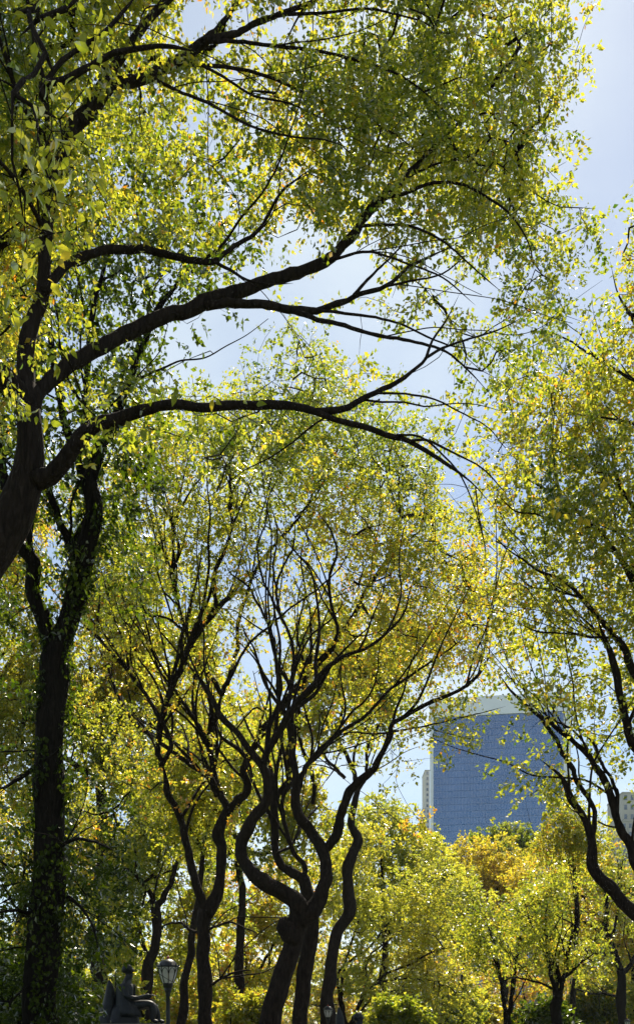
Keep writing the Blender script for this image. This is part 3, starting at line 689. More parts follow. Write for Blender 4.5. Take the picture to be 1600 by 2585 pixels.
# knobbly burr of B and C
g.limb(TB, [(746, 2384), (730, 2356), (716, 2334), (712, 2316)], 0, 0, DB, DB - .1, 'burr', .16, grow=False, widths=[50, 56, 46, 16])
g.limb(TC_, [gb(742, DC), (751, 2583), (762, 2500), (770, 2429), (785, 2370), (790, 2300), (775, 2240), (762, 2212)], 0, 0, DC, DC, 'trunk', .08, widths=[50, 43, 42, 42, 40, 36, 34, 32])
g.limb(TC_, [(768, 2225), (740, 2205), (714, 2184), (698, 2150), (693, 2085), (698, 2022), (718, 1992), (735, 1960), (725, 1900), (740, 1850)], 0, 0, DC, DC + 1, widths=[30, 26, 24, 22, 22, 20, 17, 14, 10, 7])
g.limb(TC_, [(770, 2215), (768, 2185), (741, 2154), (722, 2100), (714, 2050), (716, 2010), (740, 1975), (767, 1948), (793, 1911), (830, 1880), (870, 1800), (860, 1700), (880, 1620)], 14, 3, DC, DC - 1)
g.limb(TC_, [(700, 2155), (735, 2135), (760, 2090), (800, 2040), (815, 2030)], 9, 5, DC, DC + 2)
g.limb(TC_, [(790, 2030), (790, 1960), (760, 1880), (755, 1800), (770, 1700), (750, 1600), (770, 1500), (760, 1400), (790, 1300)], 12, 3, DC + 1, DC + 2)
Crows = [  # x from 200, y from 800
 '00000400000',
 '00003451000',
 '24577875300',
 '57788888600',
 '57777778820',
 '56666667851',
 '55554456886',
 '45443346787',
 '44333345784',
 '43333345520',
 '44333233300',
 '33222212200',
 '22111111200']
g.fan(140, .035, .12, 2.2, 5.5, .55, .42, .74)
tips = grid_tips(Crows, 200, 800, 100, 33.2, 3.4, 62, .55)
for (x, y, n) in ((1120, 1838, 6), (1160, 1862, 5), (1200, 1875, 2), (1145, 1893, 1), (1100, 1770, 2), (1180, 1785, 3), (1060, 1825, 3), (1235, 1620, 4), (1210, 1740, 2)):
    for _ in range(n): tips.append(P(x + random.gauss(0, 22), y + random.gauss(0, 9), DB - 1 + random.gauss(0, .5)))
g.grow(tips, step=.45, bf=.22, r0=.0065, expo=.47)
g.build()
for ti in (TA, TB, TC_):
    mk = g.tip_tree == ti
    if mk.any():
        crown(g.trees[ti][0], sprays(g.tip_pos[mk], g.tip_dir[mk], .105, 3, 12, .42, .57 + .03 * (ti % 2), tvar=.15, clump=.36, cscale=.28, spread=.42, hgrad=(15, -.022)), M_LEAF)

# ============================================================ right elm
g = Grove(); DR = 21.0
TR = g.tree(P(1790, HY + EYE*F/DR, DR), 'elm_tree', 'tall elm reaching in from the right edge with dark limbs rising to the left', mat=M_BARK)
g.limb(TR, [(1790, HY + EYE*F/DR + 10), (1785, 2600), (1770, 2450), (1745, 2300), (1735, 2150), (1720, 2030), (1700, 1900), (1690, 1750), (1680, 1600)], 95, 40, DR, DR, 'trunk', .08)
g.limb(TR, [(1765, 2420), (1700, 2385), (1640, 2340), (1600, 2307), (1562, 2268), (1514, 2215), (1495, 2165), (1493, 2112), (1472, 2059), (1440, 2016), (1419, 1969), (1387, 1937), (1360, 1915)], 0, 0, DR, DR, widths=[50, 42, 36, 34, 33, 31, 28, 22, 18, 16, 13, 10, 6])
g.limb(TR, [(1492, 2130), (1499, 2090), (1498, 2043), (1478, 2005), (1456, 1975), (1446, 1940), (1424, 1911), (1398, 1858), (1361, 1811), (1318, 1774), (1287, 1742), (1250, 1690)], 0, 0, DR, DR + 1, widths=[14, 13, 12, 12, 12, 13, 11, 10, 9, 8, 6, 4])
g.limb(TR, [(1750, 2330), (1690, 2260), (1640, 2215), (1600, 2175), (1585, 2127), (1559, 2069), (1541, 2006), (1510, 1948), (1482, 1905), (1435, 1858), (1393, 1827), (1371, 1790), (1340, 1740)], 0, 0, DR, DR + .5, widths=[34, 30, 27, 26, 24, 20, 18, 17, 14, 11, 9, 7, 4])
g.limb(TR, [(1556, 2065), (1556, 2010), (1545, 1970), (1515, 1920), (1500, 1880), (1470, 1850)], 12, 5, DR + .3, DR)
g.limb(TR, [(1500, 2065), (1450, 2050), (1420, 2020)], 4, 2, DR, DR)
g.limb(TR, [(1558, 2090), (1530, 2085), (1505, 2072)], 5, 4, DR, DR)
g.limb(TR, [(1730, 2150), (1690, 2010), (1640, 1930), (1600, 1882), (1583, 1848), (1576, 1806), (1562, 1737), (1546, 1673), (1520, 1600), (1500, 1540)], 0, 0, DR, DR - .5, widths=[36, 32, 28, 24, 22, 20, 19, 18, 12, 7])
g.limb(TR, [(1700, 1900), (1650, 1770), (1600, 1690), (1575, 1640), (1551, 1610), (1514, 1562), (1467, 1509), (1424, 1467), (1361, 1443), (1329, 1419), (1276, 1382), (1230, 1330)], 0, 0, DR, DR - 1.2, widths=[30, 24, 20, 17, 15, 13, 10, 8, 6, 5, 4, 3])
g.limb(TR, [(1470, 1510), (1400, 1490), (1340, 1480), (1290, 1440)], 7, 3, DR - .8, DR)
g.limb(TR, [(1551, 1610), (1500, 1610), (1440, 1600), (1360, 1595), (1300, 1570)], 8, 3, DR - .6, DR - 1)
g.limb(TR, [(1690, 1700), (1650, 1560), (1600, 1470), (1560, 1400), (1500, 1330), (1430, 1270), (1370, 1230), (1290, 1190)], 0, 0, DR, DR + 1, widths=[26, 22, 18, 15, 11, 8, 6, 3])
g.limb(TR, [(1685, 1640), (1650, 1400), (1610, 1300), (1585, 1260), (1556, 1208), (1550, 1130), (1570, 1050)], 20, 5, DR, DR - .4)
g.limb(TR, [(1640, 1400), (1640, 1200), (1615, 1085), (1560, 1060), (1490, 1050), (1430, 1040)], 14, 3, DR, DR)
g.limb(TR, [(1680, 1600), (1690, 1300), (1670, 1000), (1620, 850), (1560, 740), (1540, 660)], 26, 4, DR, DR + 1)
g.limb(TR, [(1670, 1000), (1600, 960), (1500, 900), (1420, 850), (1360, 830)], 10, 3, DR + .5, DR)
g.limb(TR, [(1500, 1330), (1420, 1340), (1360, 1300), (1300, 1290), (1250, 1240)], 6, 3, DR + .5, DR)
g.limb(TR, [(1580, 1250), (1510, 1180), (1440, 1150), (1380, 1130)], 6, 3, DR, DR)
Rrows = [  # x from 1000, y from 400
 '00000 0022 2',
 '00000 0354 4',
 '00000 2566 5',
 '00000 3667 6',
 '00002 5777 6',
 '00156 7777 6',
 '00378 8877 6',
 '00478 8877 6',
 '00578 8877 6',
 '00467 8877 5',
 '00356 7877 5',
 '00466 6777 4',
 '00355 5666 4',
 '00146 5555 3',
 '00014 4544 2',
 '00001 3333 1',
 '00000 1222 0']
g.fan(44, .02, .10, 1.8, 4.0, .35, .45, .5, (-.2, 0, 0))
RT = 1
tips = grid_tips(Rrows, 1000, 400, 100, DR + .8, 2.2, 40, .75)
for (x, y, n) in ((1415, 1990, 12), (1350, 2010, 4), (1330, 1930, 4), (1380, 1990, 5)):
    for _ in range(n): tips.append(P(x + random.gauss(0, 26), y + random.gauss(0, 14), DR + random.gauss(0, .6)))
g.grow(tips, step=.35, bf=.25, r0=.0042, expo=.48)
g.build()
crown(g.trees[TR][0], sprays(g.tip_pos, g.tip_dir, .090, 3, 12, .34, .49, tvar=.16, clump=.38, cscale=.35, spread=.32), M_LEAF)

eR = g.trees[TR][0]; bR = np.array(eR.location)
ysp = np.array([P(x, y, D) for x, y, D in ((1432, 1768, 19), (1418, 1790, 19), (1455, 1745, 19.2), (1500, 1755, 19.2), (1340, 1700, 19), (1365, 1690, 19.3), (1290, 1640, 19.5), (1260, 1665, 19.4), (1400, 1730, 19.4), (1335, 1760, 19.2), (1395, 1255, 19), (1480, 1300, 19), (1540, 1240, 19), (1310, 1120, 19.3))])
ya = sprays(ysp, norm(rng.normal(size=(len(ysp), 3)) * .4 + np.array((-.4, 0, -.4))), .125, 1, 8, .34, .88, tvar=.07, clump=.05, spread=.08)
for i in range(len(ya[0])):
    ax = Vector(ya[1][i]).normalized(); nn = Vector(ya[2][i]); sd = ax.cross(nn).normalized(); n2 = sd.cross(ax)
    o = bpy.data.objects.new('leaf', protos[min(11, max(0, int((ya[4][i] - .28) / .6 * 11)))]); C.objects.link(o); o.parent = eR
    M = Matrix((sd, ax, n2)).transposed().to_4x4() @ Matrix.Scale(float(ya[3][i]), 4); M.translation = Vector(ya[0][i] - bR); o.matrix_local = M

# ============================================================ trees further back
def ell_tips(blobs, D, n):
    """blobs: (x, y, rx, ry[, dz]) photo outline of a bough mass; its depth is the same as its width"""
    wts = np.array([b[2]*b[3] for b in blobs], float); wts /= wts.sum(); out = []
    for b, wt in zip(blobs, wts):
        DD = D + (b[4] if len(b) > 4 else 0); c = P(b[0], b[1], DD); rx = b[2]/F*DD; rz = b[3]/F*DD
        for _ in range(int(n * wt) + 1):
            for tr in range(6):
                v = rng.normal(size=3); v /= np.linalg.norm(v); v *= (.35 + .65 * rng.random() ** .5)
                p = c + v * np.array((rx, min(rx, 4.5), rz))
                if p[2] > .3 and mnoise.noise(Vector(p * .35)) > -.15: break
            if p[2] > .3: out.append(p)
    return out
def bgtree(label, x, D, trunk, blobs, n, lsize, tint, mat, wood=(40, 10), limbs=(), name='tree', group='trees further along the mall', ns=3, nl=9, bark=None, spread=.9, length=.7, cat='tree', r0=.011, clump=.36, fan=0, twidths=None):
    g = Grove(); yb = HY + EYE*F/D; t = g.tree(P(x, yb, D), name, label, group, cat, bark or M_BARK)
    pts = [(x, yb + 6)] + list(trunk)
    g.limb(t, pts, wood[0], wood[1], D, D, 'trunk', .08, widths=twidths)
    for (pl, w0, w1, d1) in limbs: g.limb(t, pl, w0, w1, D, D + d1)
    if not limbs:
        tx, ty = trunk[-1]
        for b in blobs:
            g.limb(t, [(tx, ty + 10), ((tx*.55 + b[0]*.45) + random.uniform(-8, 8), ty*.55 + b[1]*.45 + b[3]*.15), (b[0], b[1] + b[3]*.1), (b[0] + random.uniform(-.3,.3)*b[2], b[1] - b[3]*.6)],
                   wood[1]*.8, max(2, wood[1]*.15), D, D + (b[4] if len(b) > 4 else random.uniform(-1, 1)))
    if not fan and D > 43 and cat == 'tree' and group != 'farthest row of trees': g.fan(14, .02, .3, 2.0, 5.0, .5, .5, .5)
    if fan: g.fan(fan, .02, .25, 1.5, 4.0, .5, .5, .55)
    tips = ell_tips(blobs, D, int(n * 1.5))
    g.grow(tips, step=.6 if D < 60 else 1.0, bf=.25, r0=r0, expo=.45)
    g.build()
    crown(g.trees[t][0], sprays(g.tip_pos, g.tip_dir, lsize * 1.15, ns, nl + 3, length * .8, tint - .02, tvar=.15, clump=clump * .8, cscale=.22, spread=spread * .7), mat)
    return g.trees[t][0]
bgtree('sinuous elm with a snaking stem just behind the far lamp in the middle', 818, 60,
       [(820, 2583), (822, 2500), (826, 2429), (850, 2352), (884, 2293), (875, 2238), (877, 2186), (902, 2127), (885, 2090), (895, 2032), (904, 1990)],
       [(900, 1760, 110, 120), (960, 1650, 110, 110), (840, 1650, 110, 120), (820, 1840, 70, 60)], 420, .17, .60, M_LEAF, (40, 15),
       [([(902, 2005), (897, 1960), (880, 1920), (862, 1885), (850, 1850), (865, 1790), (858, 1740), (880, 1680), (870, 1600)], 13, 4, 1), ([(902, 2000), (925, 1950), (925, 1900), (945, 1850), (975, 1800), (960, 1760)], 10, 5, 0),
        ([(895, 1975), (892, 1930), (900, 1880), (925, 1830), (925, 1770), (950, 1700), (1000, 1640)], 8, 3, 1), ([(870, 1965), (835, 1930), (815, 1905), (800, 1860), (790, 1820)], 10, 4, 1)], name='elm_tree', group=GN, fan=20, twidths=[50, 42, 34, 32, 30, 32, 28, 26, 24, 20, 16, 15])
# left side
bgtree('crooked small tree with a bent dark trunk and zigzag boughs behind the statue', 368, 50,
       [(370, 2503), (366, 2450), (386, 2392), (398, 2323), (391, 2281)], [(330, 2150, 100, 110), (430, 2060, 90, 90), (300, 2260, 90, 60), (370, 1960, 110, 80)], 260, .13, .52, M_LEAF, (32, 24),
       [([(391, 2290), (375, 2250), (358, 2226), (323, 2198), (280, 2205), (250, 2190)], 15, 5, -1), ([(395, 2290), (412, 2268), (430, 2235), (444, 2190), (455, 2165), (440, 2130), (425, 2100)], 17, 6, 0),
        ([(362, 2230), (395, 2200), (405, 2140), (412, 2090)], 9, 4, 1), ([(388, 2218), (420, 2203), (440, 2198)], 6, 4, 0), ([(335, 2208), (345, 2170), (338, 2135), (350, 2120)], 8, 4, 0),
        ([(315, 2205), (320, 2240), (312, 2270)], 7, 4, 0), ([(368, 2250), (360, 2290)], 7, 4, 0)])
bgtree('slim brown trunk leaning right just behind the leftmost middle elm', 452, 43,
       [(460, 2583), (471, 2455), (492, 2323), (508, 2217), (515, 2140)], [(560, 1950, 130, 130), (440, 1990, 100, 110), (520, 2080, 110, 80)], 260, .13, .55, M_LEAF, (28, 12))
bgtree('broad yellow-green elm filling the gap left of the middle elms', 250, 54,
       [(245, 2400), (255, 2150), (250, 1950)], [(230, 1650, 190, 200), (400, 1560, 160, 180), (330, 1850, 200, 160), (120, 1850, 140, 170), (430, 1750, 150, 150), (300, 1420, 140, 110)], 900, .16, .60, M_LEAF, (44, 24), nl=11)
bgtree('pale spreading tree with bare forked stems at the left edge behind the ivy', -80, 50,
       [(-75, 2300), (-60, 2000), (-50, 1850)], [(-60, 1500, 140, 200), (60, 1600, 110, 160), (30, 1780, 110, 110), (-100, 1750, 130, 150), (40, 1960, 120, 110), (70, 1380, 90, 90)], 560, .15, .66, M_LEAF, (50, 28),
       [([(-55, 1900), (-10, 1740), (48, 1641), (90, 1600), (130, 1560)], 20, 6, 0), ([(-55, 1880), (-20, 1700), (30, 1620), (40, 1560)], 16, 5, 1), ([(-60, 1950), (20, 1900), (58, 1837), (55, 1770), (48, 1690)], 14, 5, -1),
        ([(58, 1840), (74, 1780), (60, 1700), (45, 1660)], 8, 3, 0), ([(-60, 1800), (-80, 1600), (-60, 1450), (-40, 1350)], 20, 5, 0)])
bgtree('yellow elm low behind the ivy-clad trunk, thin and see-through', 40, 64,
       [(45, 2400), (60, 2250)], [(0, 2150, 110, 120), (180, 2080, 130, 120), (60, 2350, 130, 130), (-110, 2050, 130, 150), (220, 2260, 110, 110)], 480, .18, .66, M_LEAF, (30, 16))
bgtree('green tree between the crooked small tree and the leftmost middle elm', 330, 70,
       [(335, 2450), (345, 2300)], [(300, 2080, 150, 120), (430, 2200, 120, 130), (250, 2300, 110, 120), (380, 2420, 140, 110), (520, 2330, 110, 110)], 520, .20, .58, M_LEAF, (26, 14))
# centre
bgtree('yellow-green elm seen between the stems of the two leftmost middle elms', 600, 62,
       [(605, 2480), (610, 2300), (600, 2150)], [(560, 1880, 150, 150), (700, 1950, 130, 150), (480, 2080, 120, 110), (620, 2100, 140, 110), (760, 2120, 110, 110)], 560, .19, .62, M_LEAF, (30, 16), nl=8)
bgtree('golden low tree behind the base of the middle elms', 620, 85,
       [(625, 2560), (630, 2480)], [(600, 2300, 120, 100), (680, 2420, 110, 110), (560, 2450, 110, 100), (740, 2280, 120, 110)], 420, .22, .76, M_LEAF, (22, 12))
bgtree('pale green many-stemmed tree spreading low right of the middle elms', 878, 68,
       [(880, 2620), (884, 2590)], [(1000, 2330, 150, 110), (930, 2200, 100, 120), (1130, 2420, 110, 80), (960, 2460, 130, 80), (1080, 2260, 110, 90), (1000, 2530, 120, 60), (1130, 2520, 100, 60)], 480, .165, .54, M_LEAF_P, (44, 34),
       [([(880, 2595), (927, 2503), (975, 2478), (1040, 2472), (1110, 2480)], 9, 3, -1), ([(882, 2600), (905, 2540), (960, 2470), (1027, 2440), (1096, 2403), (1160, 2390)], 9, 3, 0),
        ([(870, 2600), (853, 2471), (880, 2430), (932, 2392), (980, 2330), (1027, 2270)], 9, 3, 1), ([(878, 2600), (862, 2520), (870, 2440), (900, 2340), (930, 2250)], 9, 3, 1),
        ([(885, 2600), (930, 2530), (985, 2505), (1040, 2500)], 8, 3, -1), ([(880, 2600), (920, 2500), (930, 2420), (1000, 2360), (1080, 2290)], 8, 3, 1), ([(884, 2600), (950, 2420), (1010, 2340)], 6, 3, 2)], clump=.35)
bgtree('light green tree whose bluish top shows left of the glass slab', 960, 78,
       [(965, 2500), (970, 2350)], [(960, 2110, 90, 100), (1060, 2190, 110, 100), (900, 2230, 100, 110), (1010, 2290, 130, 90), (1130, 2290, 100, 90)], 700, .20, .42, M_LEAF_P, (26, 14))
bgtree('amber-crowned tree standing in front of the glass slab', 1160, 114,
       [(1165, 2560), (1170, 2420)], [(1170, 2220, 110, 90), (1260, 2200, 90, 80), (1110, 2270, 90, 80), (1210, 2330, 120, 90), (1300, 2260, 90, 90), (1090, 2160, 60, 50)], 900, .24, .33, M_LEAF_Y, (24, 12), spread=1.3)
bgtree('round green treetop poking above the amber crown before the glass slab', 1275, 134,
       [(1275, 2560), (1275, 2350)], [(1235, 2125, 42, 38), (1282, 2118, 42, 40), (1330, 2135, 42, 40), (1270, 2190, 90, 70)], 360, .26, .36, M_LEAF, (18, 10), spread=1.0)
bgtree('golden yellow tree right of the amber crown', 1400, 104,
       [(1400, 2560), (1400, 2400)], [(1400, 2230, 110, 110), (1330, 2290, 100, 90), (1480, 2280, 110, 110), (1400, 2370, 140, 90)], 760, .20, .34, M_LEAF_Y, (24, 12), spread=1.2)
bgtree('thin olive tree with bare twigs at the right-hand foot of the glass slab', 1440, 66,
       [(1450, 2500), (1455, 2300), (1448, 2180)], [(1430, 2095, 55, 55), (1480, 2130, 60, 70), (1390, 2150, 50, 45)], 150, .15, .70, M_LEAF, (18, 8), r0=.012)
bgtree('yellow-green tree low at the right edge behind the reaching elm', 1600, 102,
       [(1600, 2500), (1590, 2350)], [(1560, 2300, 100, 110), (1660, 2220, 110, 130), (1500, 2420, 120, 100), (1620, 2430, 120, 110), (1760, 2350, 120, 150)], 620, .19, .68, M_LEAF, (28, 14))
bgtree('two-stemmed dark tree forking low near the middle right', 1276, 48,
       [(1276, 2583), (1278, 2560)], [(1270, 2340, 90, 60), (1330, 2310, 80, 60), (1230, 2400, 80, 50)], 120, .12, .50, M_LEAF, (24, 20),
       [([(1277, 2580), (1268, 2500), (1260, 2456), (1252, 2410), (1240, 2360), (1220, 2320)], 12, 4, 0), ([(1280, 2580), (1292, 2520), (1297, 2461), (1306, 2403), (1320, 2350), (1350, 2300)], 12, 4, 0), ([(1284, 2560), (1290, 2480), (1285, 2400)], 5, 3, 1)], bark=M_BARK_G, r0=.01)
bgtree('dark upright tree with a dense twiggy head, second from the right edge', 1408, 44,
       [(1408, 2583), (1408, 2520)], [(1400, 2330, 90, 90), (1460, 2380, 80, 80), (1340, 2400, 80, 60), (1430, 2260, 70, 60), (1370, 2270, 60, 50)], 110, .11, .50, M_LEAF, (30, 27),
       [([(1405, 2530), (1393, 2470), (1387, 2429), (1377, 2350), (1378, 2280)], 14, 5, 0), ([(1412, 2530), (1422, 2470), (1430, 2429), (1440, 2380), (1453, 2340), (1460, 2280)], 15, 5, 0), ([(1408, 2530), (1405, 2450), (1402, 2360)], 8, 4, 1),
        ([(1425, 2470), (1470, 2430), (1510, 2400)], 8, 3, 0), ([(1400, 2500), (1350, 2480), (1300, 2470), (1260, 2480)], 7, 3, 0)], bark=M_BARK_G, r0=.014, fan=26)
bgtree('sparse brown tree with long boughs sweeping left, beside the right edge', 1574, 88,
       [(1572, 2583), (1570, 2500), (1566, 2450)], [(1480, 2260, 100, 80), (1400, 2240, 80, 60), (1530, 2190, 70, 80), (1350, 2310, 80, 50), (1580, 2300, 80, 80), (1450, 2350, 90, 60)], 200, .20, .62, M_LEAF, (26, 22),
       [([(1566, 2460), (1558, 2418), (1541, 2376), (1530, 2330), (1530, 2270), (1509, 2217), (1490, 2160), (1470, 2110)], 18, 3, 0), ([(1570, 2460), (1594, 2430), (1630, 2380), (1660, 2320)], 14, 6, 0),
        ([(1555, 2415), (1500, 2405), (1440, 2390), (1382, 2366), (1329, 2334), (1290, 2300)], 10, 3, -1), ([(1535, 2370), (1480, 2330), (1430, 2290), (1380, 2250), (1330, 2215)], 10, 3, 1),
        ([(1532, 2350), (1490, 2290), (1440, 2230), (1390, 2180)], 7, 3, 0), ([(1565, 2520), (1530, 2510), (1480, 2508), (1440, 2490)], 8, 3, 0), ([(1545, 2380), (1555, 2320), (1570, 2270), (1600, 2230)], 8, 3, 0),
        ([(1528, 2290), (1560, 2230), (1575, 2150)], 6, 3, 0)], bark=M_BARK_G, r0=.026, clump=.4, fan=40)
# a row of low bushes and young trees along the lawn, each one its own
k = 0
for (x, D, ry, top, mt, tint, lab) in ((20, 30, 90, 2420, M_LEAF_D, .30, 'dark glossy bush at the foot of the ivy-clad tree, left side'), (120, 33, 80, 2430, M_LEAF_D, .36, 'dark glossy bush right of the ivy-clad trunk'),
      (250, 47, 70, 2370, M_LEAF, .50, 'bright green bush just left of the seated statue'), (330, 52, 60, 2480, M_LEAF, .60, 'sunlit bush behind the seated statue'),
      (500, 66, 60, 2470, M_LEAF, .66, 'yellowish bush behind the leftmost middle elm'), (620, 60, 60, 2500, M_LEAF, .55, 'green bush between the leftmost and the stout middle elm'),
      (1000, 52, 60, 2520, M_LEAF, .44, 'low green bush under the pale many-stemmed tree'), (1130, 75, 60, 2490, M_LEAF, .58, 'low green bush right of the many-stemmed tree'),
      (1210, 90, 70, 2480, M_LEAF_Y, .30, 'low golden bush beside the two-stemmed tree'), (1345, 80, 60, 2530, M_LEAF_Y, .35, 'low golden bush between the two dark forked trees'),
      (1370, 52, 50, 2530, M_LEAF_D, .40, 'dark green bush by the dark upright trunk'), (1490, 93, 60, 2490, M_LEAF_D, .60, 'green bush between the dark upright tree and the right-hand brown tree'), (1620, 96, 70, 2480, M_LEAF, .62, 'yellow-green bush at the right edge')):
    yb = HY + EYE*F/D; ry = (yb - top) / 2; cy = top + ry; rx = 75 if D < 50 else 70
    bgtree(lab, x, D, [(x, yb - 12), (x + 4, cy + ry*.3)], [(x - rx*.5, cy + 6, rx*.8, ry*.9), (x + rx*.5, cy, rx*.8, ry), (x, cy - ry*.1, rx*.9, ry*.9)], 190, .09 + D*.0018, tint, mt, (14, 8), name='bush', group='bushes along the lawn', cat='bush', nl=9, r0=.006, spread=.6, length=.5)
# far rows
far = [(-260, 150, 2330, .55), (-60, 165, 2350, .66), (130, 140, 2340, .60), (300, 170, 2380, .72), (470, 150, 2330, .62), (650, 180, 2380, .8), (820, 150, 2350, .7), (990, 175, 2370, .6), (1130, 200, 2350, .8), (1320, 165, 2380, .85), (1500, 150, 2360, .7), (1690, 160, 2340, .6), (1860, 150, 2320, .7)]
labs = ['far off left', 'behind the ivy-clad trunk base', 'left of the statue', 'behind the near lamp', 'between near lamp and middle elms', 'between the middle elm trunks', 'behind the far lamp', 'behind the many-stemmed tree', 'under the amber crown', 'between the two dark forked trees', 'behind the dark upright tree', 'at the right edge', 'beyond the right edge']
for (x, D, top, tint), lb in zip(far, labs):
    yb = HY + EYE*F/D; h = (yb - top); r = 125
    bgtree('hazy yellow-green tree in the farthest row, ' + lb, x, D, [(x, top + h*.7), (x, top + h*.55)], [(x - 60, top + h*.5, 90, h*.42), (x + 60, top + h*.5, 90, h*.42), (x, top + h*.36, 95, h*.34), (x, top + h*.75, 120, h*.25)],
           330, .34, tint, M_LEAF, (16, 9), group='farthest row of trees', spread=1.8, length=1.1, nl=8, r0=.012)

# ============================================================ lamps
def lamp(x, ytop, D, label):
    b = P(x, HY + EYE*F/D, D); zt = EYE + (HY - ytop) / F * D; e = empty('street_lamp', tuple(b * np.array((1, 1, 0))), label, 'street lamp', 'park lamps'); s = zt / 3.72
    def S(prof): return [(r, z * s) for r, z in prof]
    m = MB().lathe(S([(0, 0), (.24, 0), (.24, .10), (.20, .14), (.17, .3), (.15, .55), (.165, .62), (.12, .7), (.085, .85), (0, .86)]), 16); link('base', m.me('base', True), M_IRON, e)
    m = MB().lathe(S([(0, .85), (.062, .85), (.058, 1.2), (.050, 2.4), (.047, 2.75), (.06, 2.78), (.055, 2.82), (.085, 2.9), (.095, 2.96), (0, 2.97)]), 16); link('post', m.me('post', True), M_IRON, e)
    m = MB().lathe(S([(0, 2.965), (.10, 2.965), (.115, 3.0), (.12, 3.05), (.13, 3.075), (0, 3.08)]), 16); link('socket', m.me('socket', True), M_IRON, e)
    gp = [(.122, 3.08), (.16, 3.16), (.192, 3.26), (.215, 3.36), (.225, 3.44), (.222, 3.47)]
    for k in range(8):
        a = k * math.pi / 4 + .2
        pm = MB().lathe(S(gp), 4, a + .07, a + math.pi/4 - .07)
        link('glass_pane', pm.me('glass_pane', True), M_FROST, e)
        pts = [((r + .006) * math.cos(a), (r + .006) * math.sin(a), z * s) for r, z in gp]
        link('rib', MB().tube(pts, .011, 5).me('rib', True), M_IRON, e)
        am = []
        for q in range(9):
            u = q / 8; aa = a + u * math.pi / 4; zz_ = 3.28 + .15 * math.sin(u * math.pi) ** .6; rr_ = np.interp(zz_, [z for _, z in gp], [r for r, _ in gp]) + .008
            am.append((rr_ * math.cos(aa), rr_ * math.sin(aa), zz_ * s))
        link('arch', MB().tube(am, .008, 4).me('arch', True), M_IRON, e)
    m = MB().lathe(S([(.215, 3.455), (.245, 3.45), (.25, 3.475), (.235, 3.50), (.215, 3.52), (.19, 3.57), (.14, 3.615), (.08, 3.64), (.05, 3.65), (0, 3.652)]), 20); link('cap', m.me('cap', True), M_IRON, e)
    for k in range(8):
        a = k * math.pi / 4 + .2; r = .243
        V, Q = tube_geo(np.array([(r*math.cos(a), r*math.sin(a), 3.46*s), (r*1.06*math.cos(a), r*1.06*math.sin(a), 3.50*s), (r*1.0*math.cos(a), r*1.0*math.sin(a), 3.55*s)]), np.array([.018, .02, .004]), 6)
        link('cap_ornament', mesh_py('cap_ornament', V.tolist(), Q.tolist(), True), M_IRON, e)
    m = MB().lathe(S([(0, 3.645), (.03, 3.65), (.022, 3.665), (.036, 3.685), (.034, 3.70), (.015, 3.72), (0, 3.725)]), 12); link('finial', m.me('finial', True), M_RED, e)
lamp(424, 2415, 26.3, 'black iron park lamp with frosted glass standing beside the seated statue')
lamp(828, 2538, 57, 'small black iron park lamp low in front of the rightmost middle elm')
lamp(1583, 2572, 86, 'tip of a park lamp at the bottom right corner')

